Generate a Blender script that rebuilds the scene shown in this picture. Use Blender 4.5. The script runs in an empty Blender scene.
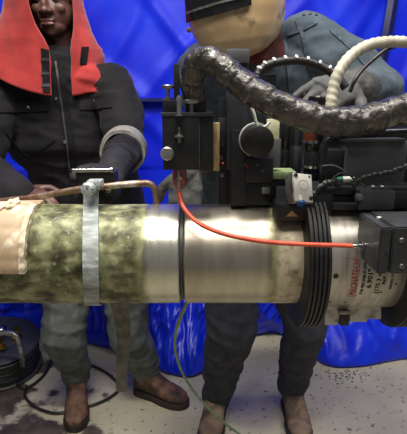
import bpy, bmesh, math, random
from math import sin, cos, pi, radians, sqrt
from mathutils import Vector, Matrix, noise
from mathutils.bvhtree import BVHTree

random.seed(7)
scene = bpy.context.scene
C = scene.collection

# ------------------------------------------------------------------ camera
FPX, PITCH, CZ = 450.0, radians(14.0), 1.34
IW, IH = 407, 434
cam_d = bpy.data.cameras.new('camera')
cam_d.sensor_fit = 'AUTO'; cam_d.sensor_width = 36.0
cam_d.lens = 36.0 * FPX / IH
cam_d.clip_start = 0.02
cam = bpy.data.objects.new('camera', cam_d); C.objects.link(cam)
cam.location = (0, 0, CZ); cam.rotation_euler = (pi/2 - PITCH, 0, 0)
scene.camera = cam

# ------------------------------------------------------------------ light
world = bpy.data.worlds.new('world'); scene.world = world
world.use_nodes = True
bg = world.node_tree.nodes['Background']
bg.inputs[0].default_value = (0.92, 0.93, 0.95, 1); bg.inputs[1].default_value = 0.11

def area(name, loc, target, sx, sy, power, col=(1, 1, 1)):
    l = bpy.data.lights.new(name, 'AREA'); l.shape = 'RECTANGLE'
    l.size = sx; l.size_y = sy; l.energy = power; l.color = col
    o = bpy.data.objects.new(name, l); C.objects.link(o)
    o.location = loc
    o.rotation_euler = (Vector(target) - Vector(loc)).to_track_quat('-Z', 'Y').to_euler()
    return o
area('ceiling_lamp_over_pipe', (-0.28, 0.64, 3.2), (-0.28, 0.70, 0), 1.0, 0.22, 52, (1.0, 0.96, 0.88))
area('fill_light_behind', (0.1, -0.35, 3.3), (0.0, 1.3, 0.8), 1.8, 0.9, 31, (1.0, 0.94, 0.84))  # unseen fill light added behind the camera to brighten men and pipe
area('ceiling_lamp_right', (1.3, 0.7, 3.3), (0.5, 1.5, 0.8), 1.3, 0.3, 22, (1.0, 0.97, 0.92))

vs = scene.view_settings
vs.view_transform = 'Standard'; vs.look = 'None'; vs.exposure = 0.35; vs.gamma = 1.0
vs.use_curve_mapping = False

# ------------------------------------------------------------------ geometry helpers
cP, sP = cos(PITCH), sin(PITCH)
CAM = Vector((0, 0, CZ))
def ray(x, y):
    u = (x - IW/2)/FPX; v = (IH/2 - y)/FPX
    return Vector((u, cP + v*sP, v*cP - sP))
def W(x, y, Y):                       # photograph pixel -> world point at distance Y
    d = ray(x, y); return CAM + d*(Y/d.y)
def WF(x, y, z=0.0):                  # photograph pixel -> world point at height z
    d = ray(x, y); return CAM + d*((z - CZ)/d.z)
def PX(n, Y, y=217):                  # size of n pixels at distance Y
    v = (IH/2 - y)/FPX
    return n/FPX*Y/(cP + v*sP)

def lin(c):
    return tuple(((v/255)/12.92 if v/255 <= .04045 else ((v/255+.055)/1.055)**2.4) for v in c) + (1,)

def finish(name, bm, mat, parent=None, smooth=True, angle=40):
    bmesh.ops.recalc_face_normals(bm, faces=bm.faces[:])
    me = bpy.data.meshes.new(name); bm.to_mesh(me); bm.free()
    return link(name, me, mat, parent, smooth, angle)
def link(name, me, mat, parent=None, smooth=True, angle=40):
    o = bpy.data.objects.new(name, me); C.objects.link(o)
    if mat is not None and not me.materials: me.materials.append(mat)
    if smooth:
        for p in me.polygons: p.use_smooth = True
        if angle:
            me.set_sharp_from_angle(angle=radians(angle))
    if parent is not None:
        o.parent = parent
        root = parent; off = Vector(parent.location)
        while root.parent is not None:
            root = root.parent
        if root.type == 'EMPTY':
            if parent is root: o.matrix_parent_inverse = Matrix.Translation(-Vector(root.location))
    return o
def thing(name, label, cat, loc, group=None):
    o = bpy.data.objects.new(name, None); C.objects.link(o)
    o.location = loc; o.empty_display_size = .05
    return tag(o, label, cat, group)
def tag(o, label=None, cat=None, group=None, kind=None):
    if label: o['label'] = label
    if cat: o['category'] = cat
    if group: o['group'] = group
    if kind: o['kind'] = kind
    return o

def box_bm(bm, lo, hi, bev=0.0, seg=2):
    r = bmesh.ops.create_cube(bm, size=1)
    vs_ = r['verts']
    for v in vs_:
        v.co = Vector([lo[i] + (v.co[i]+.5)*(hi[i]-lo[i]) for i in range(3)])
    if bev > 0:
        es = list({e for v in vs_ for e in v.link_edges})
        bmesh.ops.bevel(bm, geom=es, offset=bev, segments=seg, profile=.6, affect='EDGES')
def pbox(x0, y0, x1, y1, Y, depth):   # front rectangle in photo pixels at distance Y -> lo, hi
    a = W(x0, y0, Y); b = W(x1, y1, Y)
    return Vector((a.x, Y, b.z)), Vector((b.x, Y+depth, a.z))
def part_box(name, rect, Y, depth, mat, parent, bev=.0015):
    bm = bmesh.new(); lo, hi = pbox(*rect, Y, depth)
    box_bm(bm, lo, hi, bev); return finish(name, bm, mat, parent)

def frame_of(t):
    t = t.normalized()
    up = Vector((0, 0, 1)) if abs(t.z) < .9 else Vector((0, 1, 0))
    a = t.cross(up).normalized(); b = t.cross(a).normalized()
    return a, b
def loft(bm, rings, caps=True, closed=True):   # rings: lists of Vectors of one length
    vr = [[bm.verts.new(p) for p in r] for r in rings]
    n = len(vr[0])
    for i in range(len(vr)-1):
        for j in range(n if closed else n-1):
            k = (j+1) % n
            bm.faces.new((vr[i][j], vr[i][k], vr[i+1][k], vr[i+1][j]))
    if caps and closed:
        bm.faces.new(list(reversed(vr[0]))); bm.faces.new(vr[-1])
    return vr
def lathe(bm, o, ax, prof, n=24, caps=True):
    ax = Vector(ax).normalized(); a, b = frame_of(ax); o = Vector(o)
    loft(bm, [[o + ax*t + (a*cos(2*pi*j/n) + b*sin(2*pi*j/n))*max(r, 1e-5) for j in range(n)] for t, r in prof], caps)
def catmull(pts, k=8):
    P = [Vector(p) for p in pts]
    P = [P[0]*2-P[1]] + P + [P[-1]*2-P[-2]]
    out = []
    for i in range(1, len(P)-2):
        for s in range(k):
            t = s/k
            a, b, c, d = P[i-1], P[i], P[i+1], P[i+2]
            out.append(.5*((2*b) + (c-a)*t + (2*a-5*b+4*c-d)*t*t + (3*b-a-3*c+d)*t**3))
    out.append(P[-2]); return out
def tube(bm, pts, r, n=10, k=8, spline=True, rf=None):
    q = catmull(pts, k) if spline else [Vector(p) for p in pts]
    prev = None; rings = []; L = 0
    for i, p in enumerate(q):
        t = (q[min(i+1, len(q)-1)] - q[max(i-1, 0)]).normalized()
        if prev is None: a, b = frame_of(t)
        else:
            a = (prev - t*prev.dot(t)).normalized(); b = t.cross(a)
        prev = a
        if i: L += (p - q[i-1]).length
        ring = []
        for j in range(n):
            an = 2*pi*j/n
            rr = rf(L, an, i/(len(q)-1)) if rf else r
            ring.append(p + (a*cos(an) + b*sin(an))*rr)
        rings.append(ring)
    loft(bm, rings)
    return q
def ell(bm, c, r, seg=20, rings=14, M=None):
    m = Matrix.Translation(Vector(c)) @ (M.to_4x4() if M else Matrix.Identity(4)) @ Matrix.Diagonal((*r, 1))
    bmesh.ops.create_uvsphere(bm, u_segments=seg, v_segments=rings, radius=1, matrix=m)
def limb(bm, pts, n=16):              # tapered chain with round joints
    for i, (p, r) in enumerate(pts):
        ell(bm, p, (r, r, r), 16, 10)
        if i:
            q, rq = pts[i-1]; p = Vector(p); q = Vector(q)
            a, b = frame_of(p-q)
            loft(bm, [[c + (a*cos(2*pi*j/n)+b*sin(2*pi*j/n))*rr for j in range(n)] for c, rr in ((q, rq), (p, r))])
def ering(c, u, v, n=28, e=2.0):
    out = []
    for j in range(n):
        a = 2*pi*j/n; x, y = cos(a), sin(a)
        x = math.copysign(abs(x)**(2/e), x); y = math.copysign(abs(y)**(2/e), y)
        out.append(Vector(c) + Vector(u)*x + Vector(v)*y)
    return out
def blob(name, bm, mat, parent, voxel, iters=4, disp=None, reduce=None):
    """one continuous skin around everything in bm"""
    bmesh.ops.recalc_face_normals(bm, faces=bm.faces[:])
    me = bpy.data.meshes.new('tmp'); bm.to_mesh(me); bm.free()
    o = bpy.data.objects.new('tmp', me); C.objects.link(o)
    m = o.modifiers.new('r', 'REMESH'); m.mode = 'VOXEL'; m.voxel_size = voxel
    s = o.modifiers.new('s', 'SMOOTH'); s.iterations = iters; s.factor = .5
    dg = bpy.context.evaluated_depsgraph_get(); dg.update()
    res = bpy.data.meshes.new_from_object(o.evaluated_get(dg)); res.name = name
    bpy.data.objects.remove(o); bpy.data.meshes.remove(me)
    if disp:
        ns = [v.normal.copy() for v in res.vertices]
        for v, nn in zip(res.vertices, ns):
            v.co = v.co + nn*disp(v.co)
    res.materials.clear()
    return link(name, res, mat, parent, True, 0)
def bvh_of(*objs):
    V = []; F = []
    for o in objs:
        b = len(V); V += [v.co.copy() for v in o.data.vertices]
        F += [[b+i for i in p.vertices] for p in o.data.polygons]
    return BVHTree.FromPolygons(V, F)
def hit(bvh, x, y, Yd):
    d = ray(x, y).normalized(); h = bvh.ray_cast(CAM, d)
    if h[0] is None: return W(x, y, Yd), -d
    n = h[1]
    return h[0], (n if n.dot(d) < 0 else -n)
def patch(name, bvh, quad, mat, parent, thick=.003, nu=10, nv=8, Yd=1.6, sink=.002):
    """a thin padded piece lying on a surface; quad = TL, TR, BR, BL in photo pixels"""
    bm = bmesh.new(); top = []; bot = []
    for j in range(nv+1):
        rt = []; rb = []
        for i in range(nu+1):
            s, t = i/nu, j/nv
            x = (1-t)*((1-s)*quad[0][0]+s*quad[1][0]) + t*((1-s)*quad[3][0]+s*quad[2][0])
            y = (1-t)*((1-s)*quad[0][1]+s*quad[1][1]) + t*((1-s)*quad[3][1]+s*quad[2][1])
            p, n = hit(bvh, x, y, Yd)
            rt.append(bm.verts.new(p+n*thick)); rb.append(bm.verts.new(p-n*sink))
        top.append(rt); bot.append(rb)
    for g in (top, bot):
        for j in range(nv):
            for i in range(nu):
                bm.faces.new((g[j][i], g[j][i+1], g[j+1][i+1], g[j+1][i]))
    rim = [(0, i) for i in range(nu)] + [(j, nu) for j in range(nv)] + [(nv, i) for i in range(nu, 0, -1)] + [(j, 0) for j in range(nv, 0, -1)]
    for a, b in zip(rim, rim[1:]+rim[:1]):
        bm.faces.new((top[a[0]][a[1]], top[b[0]][b[1]], bot[b[0]][b[1]], bot[a[0]][a[1]]))
    return finish(name, bm, mat, parent)
def ribbon(name, bvh, path, width, mat, parent, thick=.0025, Yd=1.6, k=8):
    """raised strip (seam, zip) following a surface; path in photo pixels"""
    q = catmull([Vector((x, y, 0)) for x, y in path], k)
    H = [hit(bvh, p.x, p.y, Yd) for p in q]
    bm = bmesh.new(); rings = []
    for i, (p, n) in enumerate(H):
        t = (H[min(i+1, len(H)-1)][0] - H[max(i-1, 0)][0]).normalized()
        s = t.cross(n).normalized()*width/2
        rings.append([p-s-n*.002, p-s+n*thick, p+s+n*thick, p+s-n*.002])
    loft(bm, rings); return finish(name, bm, mat, parent, True, 30)
def stud(name, bvh, x, y, r, mat, parent, h=.003, Yd=1.6):
    p, n = hit(bvh, x, y, Yd); bm = bmesh.new()
    lathe(bm, p-n*.002, n, [(0, r), (h*.7+.002, r), (h+.002, r*.6), (h+.0021, 0)], 14)
    return finish(name, bm, mat, parent)
def N(p, s, o=0.0):
    return noise.noise(Vector((p[0]*s[0]+o, p[1]*s[1]+o*.7, p[2]*s[2]-o)))
def ridge(p, s, o=0.0):
    return 1 - abs(N(p, s, o))*2

# ------------------------------------------------------------------ materials
def mat(name, c1, c2=None, rough=.6, metal=0.0, scale=20, detail=4, lo=.4, hi=.6, bump=0.0, bscale=None,
        stretch=(1, 1, 1), rough2=None, spec=.5, coat=0.0, c3=None, scale3=6, lo3=.5, hi3=.6, sheen=0.0, bdist=.002):
    m = bpy.data.materials.new(name); m.use_nodes = True
    nt = m.node_tree; b = nt.nodes['Principled BSDF']
    b.inputs['Roughness'].default_value = rough; b.inputs['Metallic'].default_value = metal
    b.inputs['Specular IOR Level'].default_value = spec
    b.inputs['Coat Weight'].default_value = coat; b.inputs['Coat Roughness'].default_value = .15
    b.inputs['Sheen Weight'].default_value = sheen
    tc = nt.nodes.new('ShaderNodeTexCoord'); mp = nt.nodes.new('ShaderNodeMapping')
    mp.inputs['Scale'].default_value = stretch
    nt.links.new(tc.outputs['Object'], mp.inputs['Vector'])
    def nz(sc, dt=detail):
        n = nt.nodes.new('ShaderNodeTexNoise'); n.inputs['Scale'].default_value = sc
        n.inputs['Detail'].default_value = dt; nt.links.new(mp.outputs[0], n.inputs['Vector']); return n
    def rampn(src, a, bb, ca, cb):
        r = nt.nodes.new('ShaderNodeValToRGB'); r.color_ramp.elements[0].position = a; r.color_ramp.elements[1].position = bb
        r.color_ramp.elements[0].color = ca; r.color_ramp.elements[1].color = cb
        nt.links.new(src, r.inputs[0]); return r
    col = None
    if c2 is None: b.inputs['Base Color'].default_value = lin(c1)
    else:
        n1 = nz(scale); col = rampn(n1.outputs[0], lo, hi, lin(c1), lin(c2)).outputs[0]
        if rough2 is not None:
            rr = rampn(n1.outputs[0], lo, hi, (rough,)*3+(1,), (rough2,)*3+(1,)); nt.links.new(rr.outputs[0], b.inputs['Roughness'])
    if c3 is not None:
        n3 = nz(scale3, 6); f = rampn(n3.outputs[0], lo3, hi3, (0, 0, 0, 1), (1, 1, 1, 1))
        mx = nt.nodes.new('ShaderNodeMix'); mx.data_type = 'RGBA'
        nt.links.new(f.outputs[0], mx.inputs[0])
        if col is not None: nt.links.new(col, mx.inputs[6])
        else: mx.inputs[6].default_value = lin(c1)
        mx.inputs[7].default_value = lin(c3); col = mx.outputs[2]
    if col is not None: nt.links.new(col, b.inputs['Base Color'])
    if bump:
        nb = nz(bscale or scale*3); bp = nt.nodes.new('ShaderNodeBump')
        bp.inputs['Strength'].default_value = bump; bp.inputs['Distance'].default_value = bdist
        nt.links.new(nb.outputs[0], bp.inputs['Height']); nt.links.new(bp.outputs[0], b.inputs['Normal'])
    m['nodes_ready'] = 1
    return m

M = {}
M['tarp'] = mat('blue_tarp', (4, 26, 205), (8, 44, 222), rough=.5, scale=5, bump=.35, bscale=60, stretch=(1, 1, .6), spec=.3)
M['tarp2'] = mat('blue_tarp_floor', (5, 32, 200), (10, 48, 222), rough=.34, scale=6, bump=.35, bscale=50)
M['tarp_navy'] = mat('dark_navy', (8, 14, 70), (12, 20, 90), rough=.5, scale=30)  # dark navy putting the hem's shadow line into colour; also the slanting strip
M['wall'] = mat('grey_wall', (120, 120, 118), (105, 104, 100), scale=4, rough=.85)
M['black'] = mat('black_anodised', (24, 24, 26), (34, 34, 37), rough=.38, scale=40, bump=.08, bscale=500)
M['black_gloss'] = mat('black_plastic', (20, 20, 22), (30, 30, 32), rough=.25, scale=40)
M['dark'] = mat('charcoal_case', (44, 45, 48), (56, 57, 60), rough=.45, scale=30, bump=.12, bscale=600)
M['grey_case'] = mat('grey_case', (76, 77, 80), (88, 89, 92), rough=.5, scale=18, bump=.1, bscale=500)
M['rubber'] = mat('black_rubber', (20, 20, 21), (33, 33, 34), rough=.5, scale=60, bump=.1)
M['chrome'] = mat('bright_steel', (205, 205, 200), (170, 170, 168), rough=.22, metal=1, scale=60)
M['steel_dull'] = mat('dull_steel', (170, 170, 165), (130, 128, 122), rough=.4, metal=.85, scale=50)
M['brass'] = mat('brass', (205, 165, 75), (160, 120, 50), rough=.3, metal=1, scale=40)
M['copper'] = mat('copper', (190, 105, 80), (140, 70, 50), rough=.35, metal=.9, scale=60)
M['pink'] = mat('pink_ceramic', (168, 92, 84), (120, 60, 56), rough=.45, scale=120)
M['tan'] = mat('tan_strip', (196, 172, 128), (170, 140, 92), rough=.7, scale=60, stretch=(4, 1, 1))
M['cream'] = mat('cream_plate', (214, 212, 178), (190, 188, 150), rough=.5, scale=50)
M['green_plate'] = mat('green_board', (150, 172, 120), (120, 140, 95), rough=.5, scale=70)
M['orange'] = mat('orange_hose', (214, 90, 62), (198, 74, 50), rough=.42, scale=70)
M['beige'] = mat('beige_hose', (196, 190, 172), (168, 162, 146), rough=.55, scale=50, bump=.2, bscale=150)
M['green_hose'] = mat('green_hose', (92, 122, 84), (112, 140, 100), rough=.45, scale=40)
M['wrap'] = mat('wrapped_film', (40, 37, 34), (70, 64, 57), rough=.24, scale=55, lo=.35, hi=.7, bump=.7, bscale=160, bdist=.004, rough2=.4, coat=.5)
M['cable'] = mat('black_cable', (26, 26, 27), (40, 40, 40), rough=.45, scale=60)
M['white'] = mat('white_plastic', (226, 226, 220), (206, 206, 200), rough=.4, scale=50)
M['blue_con'] = mat('blue_connector', (50, 110, 190), (40, 90, 160), rough=.35, scale=50)
M['green_con'] = mat('green_connector', (40, 130, 90), (30, 100, 70), rough=.35, scale=50)
M['yellow'] = mat('amber_sticker', (160, 130, 80), (140, 105, 60), rough=.5, scale=50)
M['alu'] = mat('aluminium', (196, 190, 182), (166, 160, 152), rough=.36, metal=.6, scale=14, bump=.06, bscale=300, stretch=(6, 1, 1))
M['box_silver'] = mat('box_silver', (208, 205, 196), (190, 187, 178), rough=.4, metal=.25, scale=30)
M['alu_worn'] = mat('worn_aluminium', (198, 194, 186), (122, 116, 110), rough=.42, metal=.4, scale=60, lo=.45, hi=.7)
M['red_print'] = mat('red_print', (176, 30, 44))
M['red_pale'] = mat('pale_red_print', (208, 150, 148))
M['black_print'] = mat('black_print', (38, 34, 34))
M['red_cloth'] = mat('red_cotton', (152, 33, 33), (170, 46, 43), rough=.85, scale=14, bump=.3, bscale=420, sheen=.2)
M['black_cloth'] = mat('black_canvas', (18, 17, 21), (27, 25, 30), rough=.85, scale=12, bump=.3, bscale=500, sheen=.03, spec=.25)
M['black_trim'] = mat('black_trim', (15, 14, 17), (23, 22, 25), rough=.85, spec=.2, scale=60)
M['reflect'] = mat('grey_reflective_band', (150, 147, 142), (128, 125, 120), rough=.6, scale=60)
M['trouser'] = mat('grey_green_trouser', (84, 90, 90), (104, 109, 106), rough=.9, scale=22, bump=.35, bscale=450, c3=(72, 76, 74), scale3=9)
M['navy'] = mat('dark_jeans', (38, 40, 50), (52, 54, 64), rough=.9, scale=24, bump=.35, bscale=450)
M['denim'] = mat('blue_grey_denim', (58, 70, 82), (76, 88, 99), rough=.9, scale=16, bump=.4, bscale=500, c3=(50, 60, 70), scale3=8)
M['denim_seam'] = mat('denim_seam', (54, 64, 76), (74, 86, 98), rough=.9, scale=60)
M['glove'] = mat('grey_glove', (62, 62, 63), (82, 82, 81), rough=.75, scale=30, bump=.3, bscale=300)
M['glove_black'] = mat('black_glove', (22, 21, 25), (32, 31, 35), rough=.8, scale=30, bump=.3, bscale=300)
M['skin'] = mat('dark_brown_skin', (74, 48, 42), (92, 60, 52), rough=.5, scale=24, bump=.1, bscale=300)
M['lips'] = mat('lips', (104, 66, 62), (92, 56, 52), rough=.45, scale=60)
M['skin2'] = mat('tan_skin', (166, 112, 90), (150, 98, 78), rough=.5, scale=24)
M['eye_white'] = mat('eye_white', (176, 164, 152), (160, 148, 138), rough=.3, scale=60)
M['iris'] = mat('iris', (30, 20, 16), (40, 26, 20), rough=.2, scale=60)
M['maroon'] = mat('maroon_cloth', (88, 34, 36), (66, 24, 28), rough=.85, scale=30)
M['boot'] = mat('brown_boot', (84, 58, 46), (112, 80, 62), rough=.7, scale=26, bump=.3, bscale=200, c3=(60, 42, 34), scale3=12)
M['boot2'] = mat('worn_brown_boot', (104, 84, 70), (128, 106, 90), rough=.75, scale=26, bump=.3, bscale=200, c3=(74, 58, 48), scale3=12)
M['sole'] = mat('dark_sole', (38, 32, 29), (52, 44, 40), rough=.8, scale=40)
M['helmet'] = mat('tan_hood', (218, 192, 152), (190, 160, 120), rough=.3, scale=12, c3=(96, 78, 58), scale3=17, lo3=.60, hi3=.72, coat=.25)
M['lens'] = mat('dark_lens', (16, 18, 22), (24, 26, 30), rough=.1, scale=10)
M['webbing'] = mat('grey_webbing', (186, 192, 190), (150, 157, 156), rough=.75, scale=110, stretch=(.4, 1, 1), bump=.5, bscale=180, c3=(120, 128, 126), scale3=14)
M['webbing_dark'] = mat('dark_webbing', (118, 114, 104), (96, 92, 84), rough=.85, scale=60, bump=.4)  # darker webbing for the hanging tail
M['galv'] = mat('galvanised', (190, 198, 198), (66, 74, 74), rough=.5, metal=.4, scale=190, lo=.52, hi=.66, bump=.5)
M['rod'] = mat('rusty_rod', (150, 124, 104), (100, 76, 62), rough=.45, metal=.55, scale=40, c3=(196, 186, 172), scale3=22, lo3=.55, hi3=.66, bump=.4)
M['tape'] = mat('tan_cover', (186, 164, 136), (160, 136, 108), rough=.7, scale=16, c3=(232, 224, 204), scale3=26, lo3=.55, hi3=.7, bump=.25)
M['rag'] = mat('crumpled_paper', (222, 212, 188), (190, 176, 148), rough=.8, scale=60, bump=.6)
M['debris'] = mat('dark_chips', (44, 42, 38), (70, 66, 58), rough=.9, scale=80)
M['debris_green'] = mat('green_shreds', (58, 92, 84), (44, 70, 62), rough=.8, scale=80)

def floor_mat():
    m = bpy.data.materials.new('painted_concrete'); m.use_nodes = True
    nt = m.node_tree; b = nt.nodes['Principled BSDF']; b.inputs['Roughness'].default_value = .6
    tc = nt.nodes.new('ShaderNodeTexCoord')
    def nz(sc, d=6, off=0):
        mp = nt.nodes.new('ShaderNodeMapping'); mp.inputs['Location'].default_value = (off, off*.6, 0)
        nt.links.new(tc.outputs['Object'], mp.inputs[0])
        n = nt.nodes.new('ShaderNodeTexNoise'); n.inputs['Scale'].default_value = sc; n.inputs['Detail'].default_value = d
        nt.links.new(mp.outputs[0], n.inputs['Vector']); return n.outputs[0]
    def ramp(s, a, c, ca=(0, 0, 0, 1), cb=(1, 1, 1, 1)):
        r = nt.nodes.new('ShaderNodeValToRGB'); r.color_ramp.elements[0].position = a; r.color_ramp.elements[1].position = c
        r.color_ramp.elements[0].color = ca; r.color_ramp.elements[1].color = cb
        nt.links.new(s, r.inputs[0]); return r.outputs[0]
    def mix(f, a, c):
        x = nt.nodes.new('ShaderNodeMix'); x.data_type = 'RGBA'; nt.links.new(f, x.inputs[0])
        nt.links.new(a, x.inputs[6])
        if isinstance(c, tuple): x.inputs[7].default_value = c
        else: nt.links.new(c, x.inputs[7])
        return x.outputs[2]
    base = ramp(nz(3.5), .35, .65, lin((170, 162, 138)), lin((192, 184, 160)))
    base = mix(ramp(nz(38, 3, 4), .62, .72), base, lin((84, 78, 70)))
    # bare worn patches, more of them to the left of the pipe bench (x < -0.35)
    sx = nt.nodes.new('ShaderNodeSeparateXYZ'); nt.links.new(tc.outputs['Object'], sx.inputs[0])
    mr = nt.nodes.new('ShaderNodeMapRange'); mr.inputs[1].default_value = -.25; mr.inputs[2].default_value = -.95
    mr.inputs[3].default_value = -.12; mr.inputs[4].default_value = .07
    nt.links.new(sx.outputs[0], mr.inputs[0])
    ad = nt.nodes.new('ShaderNodeMath'); ad.operation = 'ADD'
    nt.links.new(nz(4.2, 8, 2.3), ad.inputs[0]); nt.links.new(mr.outputs[0], ad.inputs[1])
    base = mix(ramp(ad.outputs[0], .535, .575), base, ramp(nz(14, 5), .4, .65, lin((66, 56, 52)), lin((98, 86, 78))))
    nt.links.new(base, b.inputs['Base Color'])
    bp = nt.nodes.new('ShaderNodeBump'); bp.inputs['Strength'].default_value = .25; bp.inputs['Distance'].default_value = .004
    nt.links.new(nz(45), bp.inputs['Height']); nt.links.new(bp.outputs[0], b.inputs['Normal'])
    return m
M['floor'] = floor_mat()

def pipe_mat(name, x_edge, sign, dirty, clean, tint, dark=None, rg=(.33, .40)):
    """weathered coat that gives way to ground bright steel past x_edge (towards the joint)"""
    m = bpy.data.materials.new(name); m.use_nodes = True
    nt = m.node_tree; b = nt.nodes['Principled BSDF']
    tc = nt.nodes.new('ShaderNodeTexCoord'); o = tc.outputs['Object']
    def nz(sc, d=5, st=(1, 1, 1), off=0):
        mp = nt.nodes.new('ShaderNodeMapping'); mp.inputs['Scale'].default_value = st; mp.inputs['Location'].default_value = (off, off, off)
        nt.links.new(o, mp.inputs[0])
        n = nt.nodes.new('ShaderNodeTexNoise'); n.inputs['Scale'].default_value = sc; n.inputs['Detail'].default_value = d
        nt.links.new(mp.outputs[0], n.inputs['Vector']); return n.outputs[0]
    def ramp(s, stops):
        r = nt.nodes.new('ShaderNodeValToRGB'); el = r.color_ramp.elements
        el[0].position, el[0].color = stops[0]; el[1].position, el[1].color = stops[-1]
        for p, c in stops[1:-1]:
            e = el.new(p); e.color = c
        nt.links.new(s, r.inputs[0]); return r.outputs[0]
    def mix(f, a, c):
        x = nt.nodes.new('ShaderNodeMix'); x.data_type = 'RGBA'; nt.links.new(f, x.inputs[0])
        for s, i in ((a, 6), (c, 7)):
            if isinstance(s, tuple): x.inputs[i].default_value = s
            else: nt.links.new(s, x.inputs[i])
        return x.outputs[2]
    K = lambda v: (v, v, v, 1)
    sx = nt.nodes.new('ShaderNodeSeparateXYZ'); nt.links.new(o, sx.inputs[0])
    mr = nt.nodes.new('ShaderNodeMapRange')
    mr.inputs[1].default_value = x_edge - sign*.05; mr.inputs[2].default_value = x_edge + sign*.05
    nt.links.new(sx.outputs[0], mr.inputs[0])
    ad = nt.nodes.new('ShaderNodeMath'); ad.operation = 'MULTIPLY_ADD'
    nt.links.new(nz(26, 6), ad.inputs[0]); ad.inputs[1].default_value = .22; nt.links.new(mr.outputs[0], ad.inputs[2])
    f = ramp(ad.outputs[0], [(.57, K(0)), (.65, K(1))])
    dirtyc = ramp(nz(38, 9, (1, 1, 1), 3), [(p, lin(c)) for p, c in dirty])
    dirtyc = mix(ramp(nz(95, 5, (1, 1, 1), 1), [(.60, K(0)), (.74, K(.7))]), dirtyc, lin(tint))
    if dark:
        dirtyc = mix(ramp(nz(46, 9, (.4, 1, 1), 7), [(.51, K(0)), (.62, K(.66))]), dirtyc, lin(dark))
    cleanc = ramp(nz(9, 4, (3, .8, .8)), [(.35, lin(clean[0])), (.65, lin(clean[1]))])
    colr = mix(f, dirtyc, cleanc)
    band = ramp(ad.outputs[0], [(.50, K(0)), (.57, K(.75)), (.64, K(.75)), (.74, K(0))])
    nt.links.new(mix(band, colr, ramp(nz(50), [(.4, lin((112, 116, 74))), (.62, lin((150, 148, 112)))])), b.inputs['Base Color'])
    nt.links.new(mix(f, K(.15), K(.85)), b.inputs['Metallic'])
    nt.links.new(mix(f, ramp(nz(60), [(.4, K(.42)), (.6, K(.62))]), ramp(nz(30, 4, (4, .5, .5)), [(.3, K(rg[0])), (.7, K(rg[1]))])), b.inputs['Roughness'])
    bp = nt.nodes.new('ShaderNodeBump'); bp.inputs['Strength'].default_value = .45; bp.inputs['Distance'].default_value = .0015
    h = mix(f, nz(70), K(.5))
    nt.links.new(h, bp.inputs['Height']); nt.links.new(bp.outputs[0], b.inputs['Normal'])
    return m

# ------------------------------------------------------------------ the setting
bm = bmesh.new()
bmesh.ops.create_grid(bm, x_segments=8, y_segments=8, size=1, matrix=Matrix.Translation((0, 1.0, 0)) @ Matrix.Diagonal((4, 3.2, 1, 1)))
tag(finish('floor', bm, M['floor'], None, False), 'worn pale painted concrete workshop floor with bare dark patches', kind='structure')
bm = bmesh.new(); box_bm(bm, (-4, 2.75, 0), (4, 2.85, 3.4))
tag(finish('wall_back', bm, M['wall'], None, False), 'plain grey workshop wall behind the blue tarpaulins', kind='structure')

def sheet(name, x0, x1, z0, z1, nx, nz, fy, mat_, lab, cat, thick=.002, fz=None):
    bm = bmesh.new(); g = []
    for j in range(nz+1):
        row = []
        for i in range(nx+1):
            x = x0 + (x1-x0)*i/nx; z = z0 + (z1-z0)*j/nz
            row.append(bm.verts.new((x, fy(x, z), fz(x, z) if fz else z)))
        g.append(row)
    for j in range(nz):
        for i in range(nx):
            bm.faces.new((g[j][i], g[j][i+1], g[j+1][i+1], g[j+1][i]))
    me = bpy.data.meshes.new(name); bm.normal_update(); bm.to_mesh(me); bm.free()
    o = link(name, me, mat_, None, True, 0)
    s = o.modifiers.new('thickness', 'SOLIDIFY'); s.thickness = thick; s.offset = 0
    return tag(o, lab, cat)

def crease(x, z, o, sx, sz):
    return max(0, ridge((x, 0, z), (sx, 1, sz), o) - .62)
def upper_y(x, z):
    y = 2.46 + .07*N((x, 0, z), (1.1, 1, .6), 3)
    y -= .05*crease(x + .5*z, z, 1.3, 2.2, .9) + .045*crease(x - .7*z, z, 7.1, 2.6, 1.2)
    return y - .006*N((x, 0, z), (9, 1, 7), 2)
SEAM_Z = W(150, 95, 2.44).z
up_tarp = sheet('tarpaulin', -2.4, 2.4, SEAM_Z - .03, 3.2, 240, 110, lambda x, z: upper_y(x, z) - .025, M['tarp'],
      'large wrinkled blue tarpaulin hung high on the wall behind the two workers', 'tarpaulin')
def low_y(x, z):
    y = upper_y(x, min(z + .1, SEAM_Z)) if z > 1.0 else upper_y(x, 1.0 + (z-1)*.4)
    return y + .02
sheet('tarpaulin', -2.4, 2.4, .02, SEAM_Z + .03, 220, 120, low_y, M['tarp'],
      'smooth lower blue tarpaulin below the horizontal seam, behind the pipe', 'tarpaulin')
# hem along the lap of the two sheets; dark colour paints its shadow line
bm = bmesh.new(); rings = []
for i in range(121):
    x = -2.4 + 4.8*i/120; z = SEAM_Z - .025; y = upper_y(x, z) - .03
    rings.append([Vector((x, y, z-.008)), Vector((x, y-.006, z-.008)), Vector((x, y-.006, z+.008)), Vector((x, y, z+.008))])
loft(bm, rings)
finish('hem', bm, M['tarp_navy'], up_tarp)
# dark navy strip down the right of the upper sheet
bm = bmesh.new(); rings = []
for i in range(40):
    t = i/39; x = (1-t)*408 + t*376; y = -60 + t*170
    p = W(x, y, 2.37); w = .026
    p.y = upper_y(p.x, max(p.z, SEAM_Z)) - .05
    rings.append([p + Vector((-w, 0, 0)), p + Vector((0, -.012, 0)), p + Vector((w, 0, 0)), p + Vector((0, .006, 0))])
loft(bm, rings)
tag(finish('tarp_strip', bm, M['tarp_navy'], None), 'dark navy strip lying aslant on the blue tarpaulin beside the denim elbow', 'strap')

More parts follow.
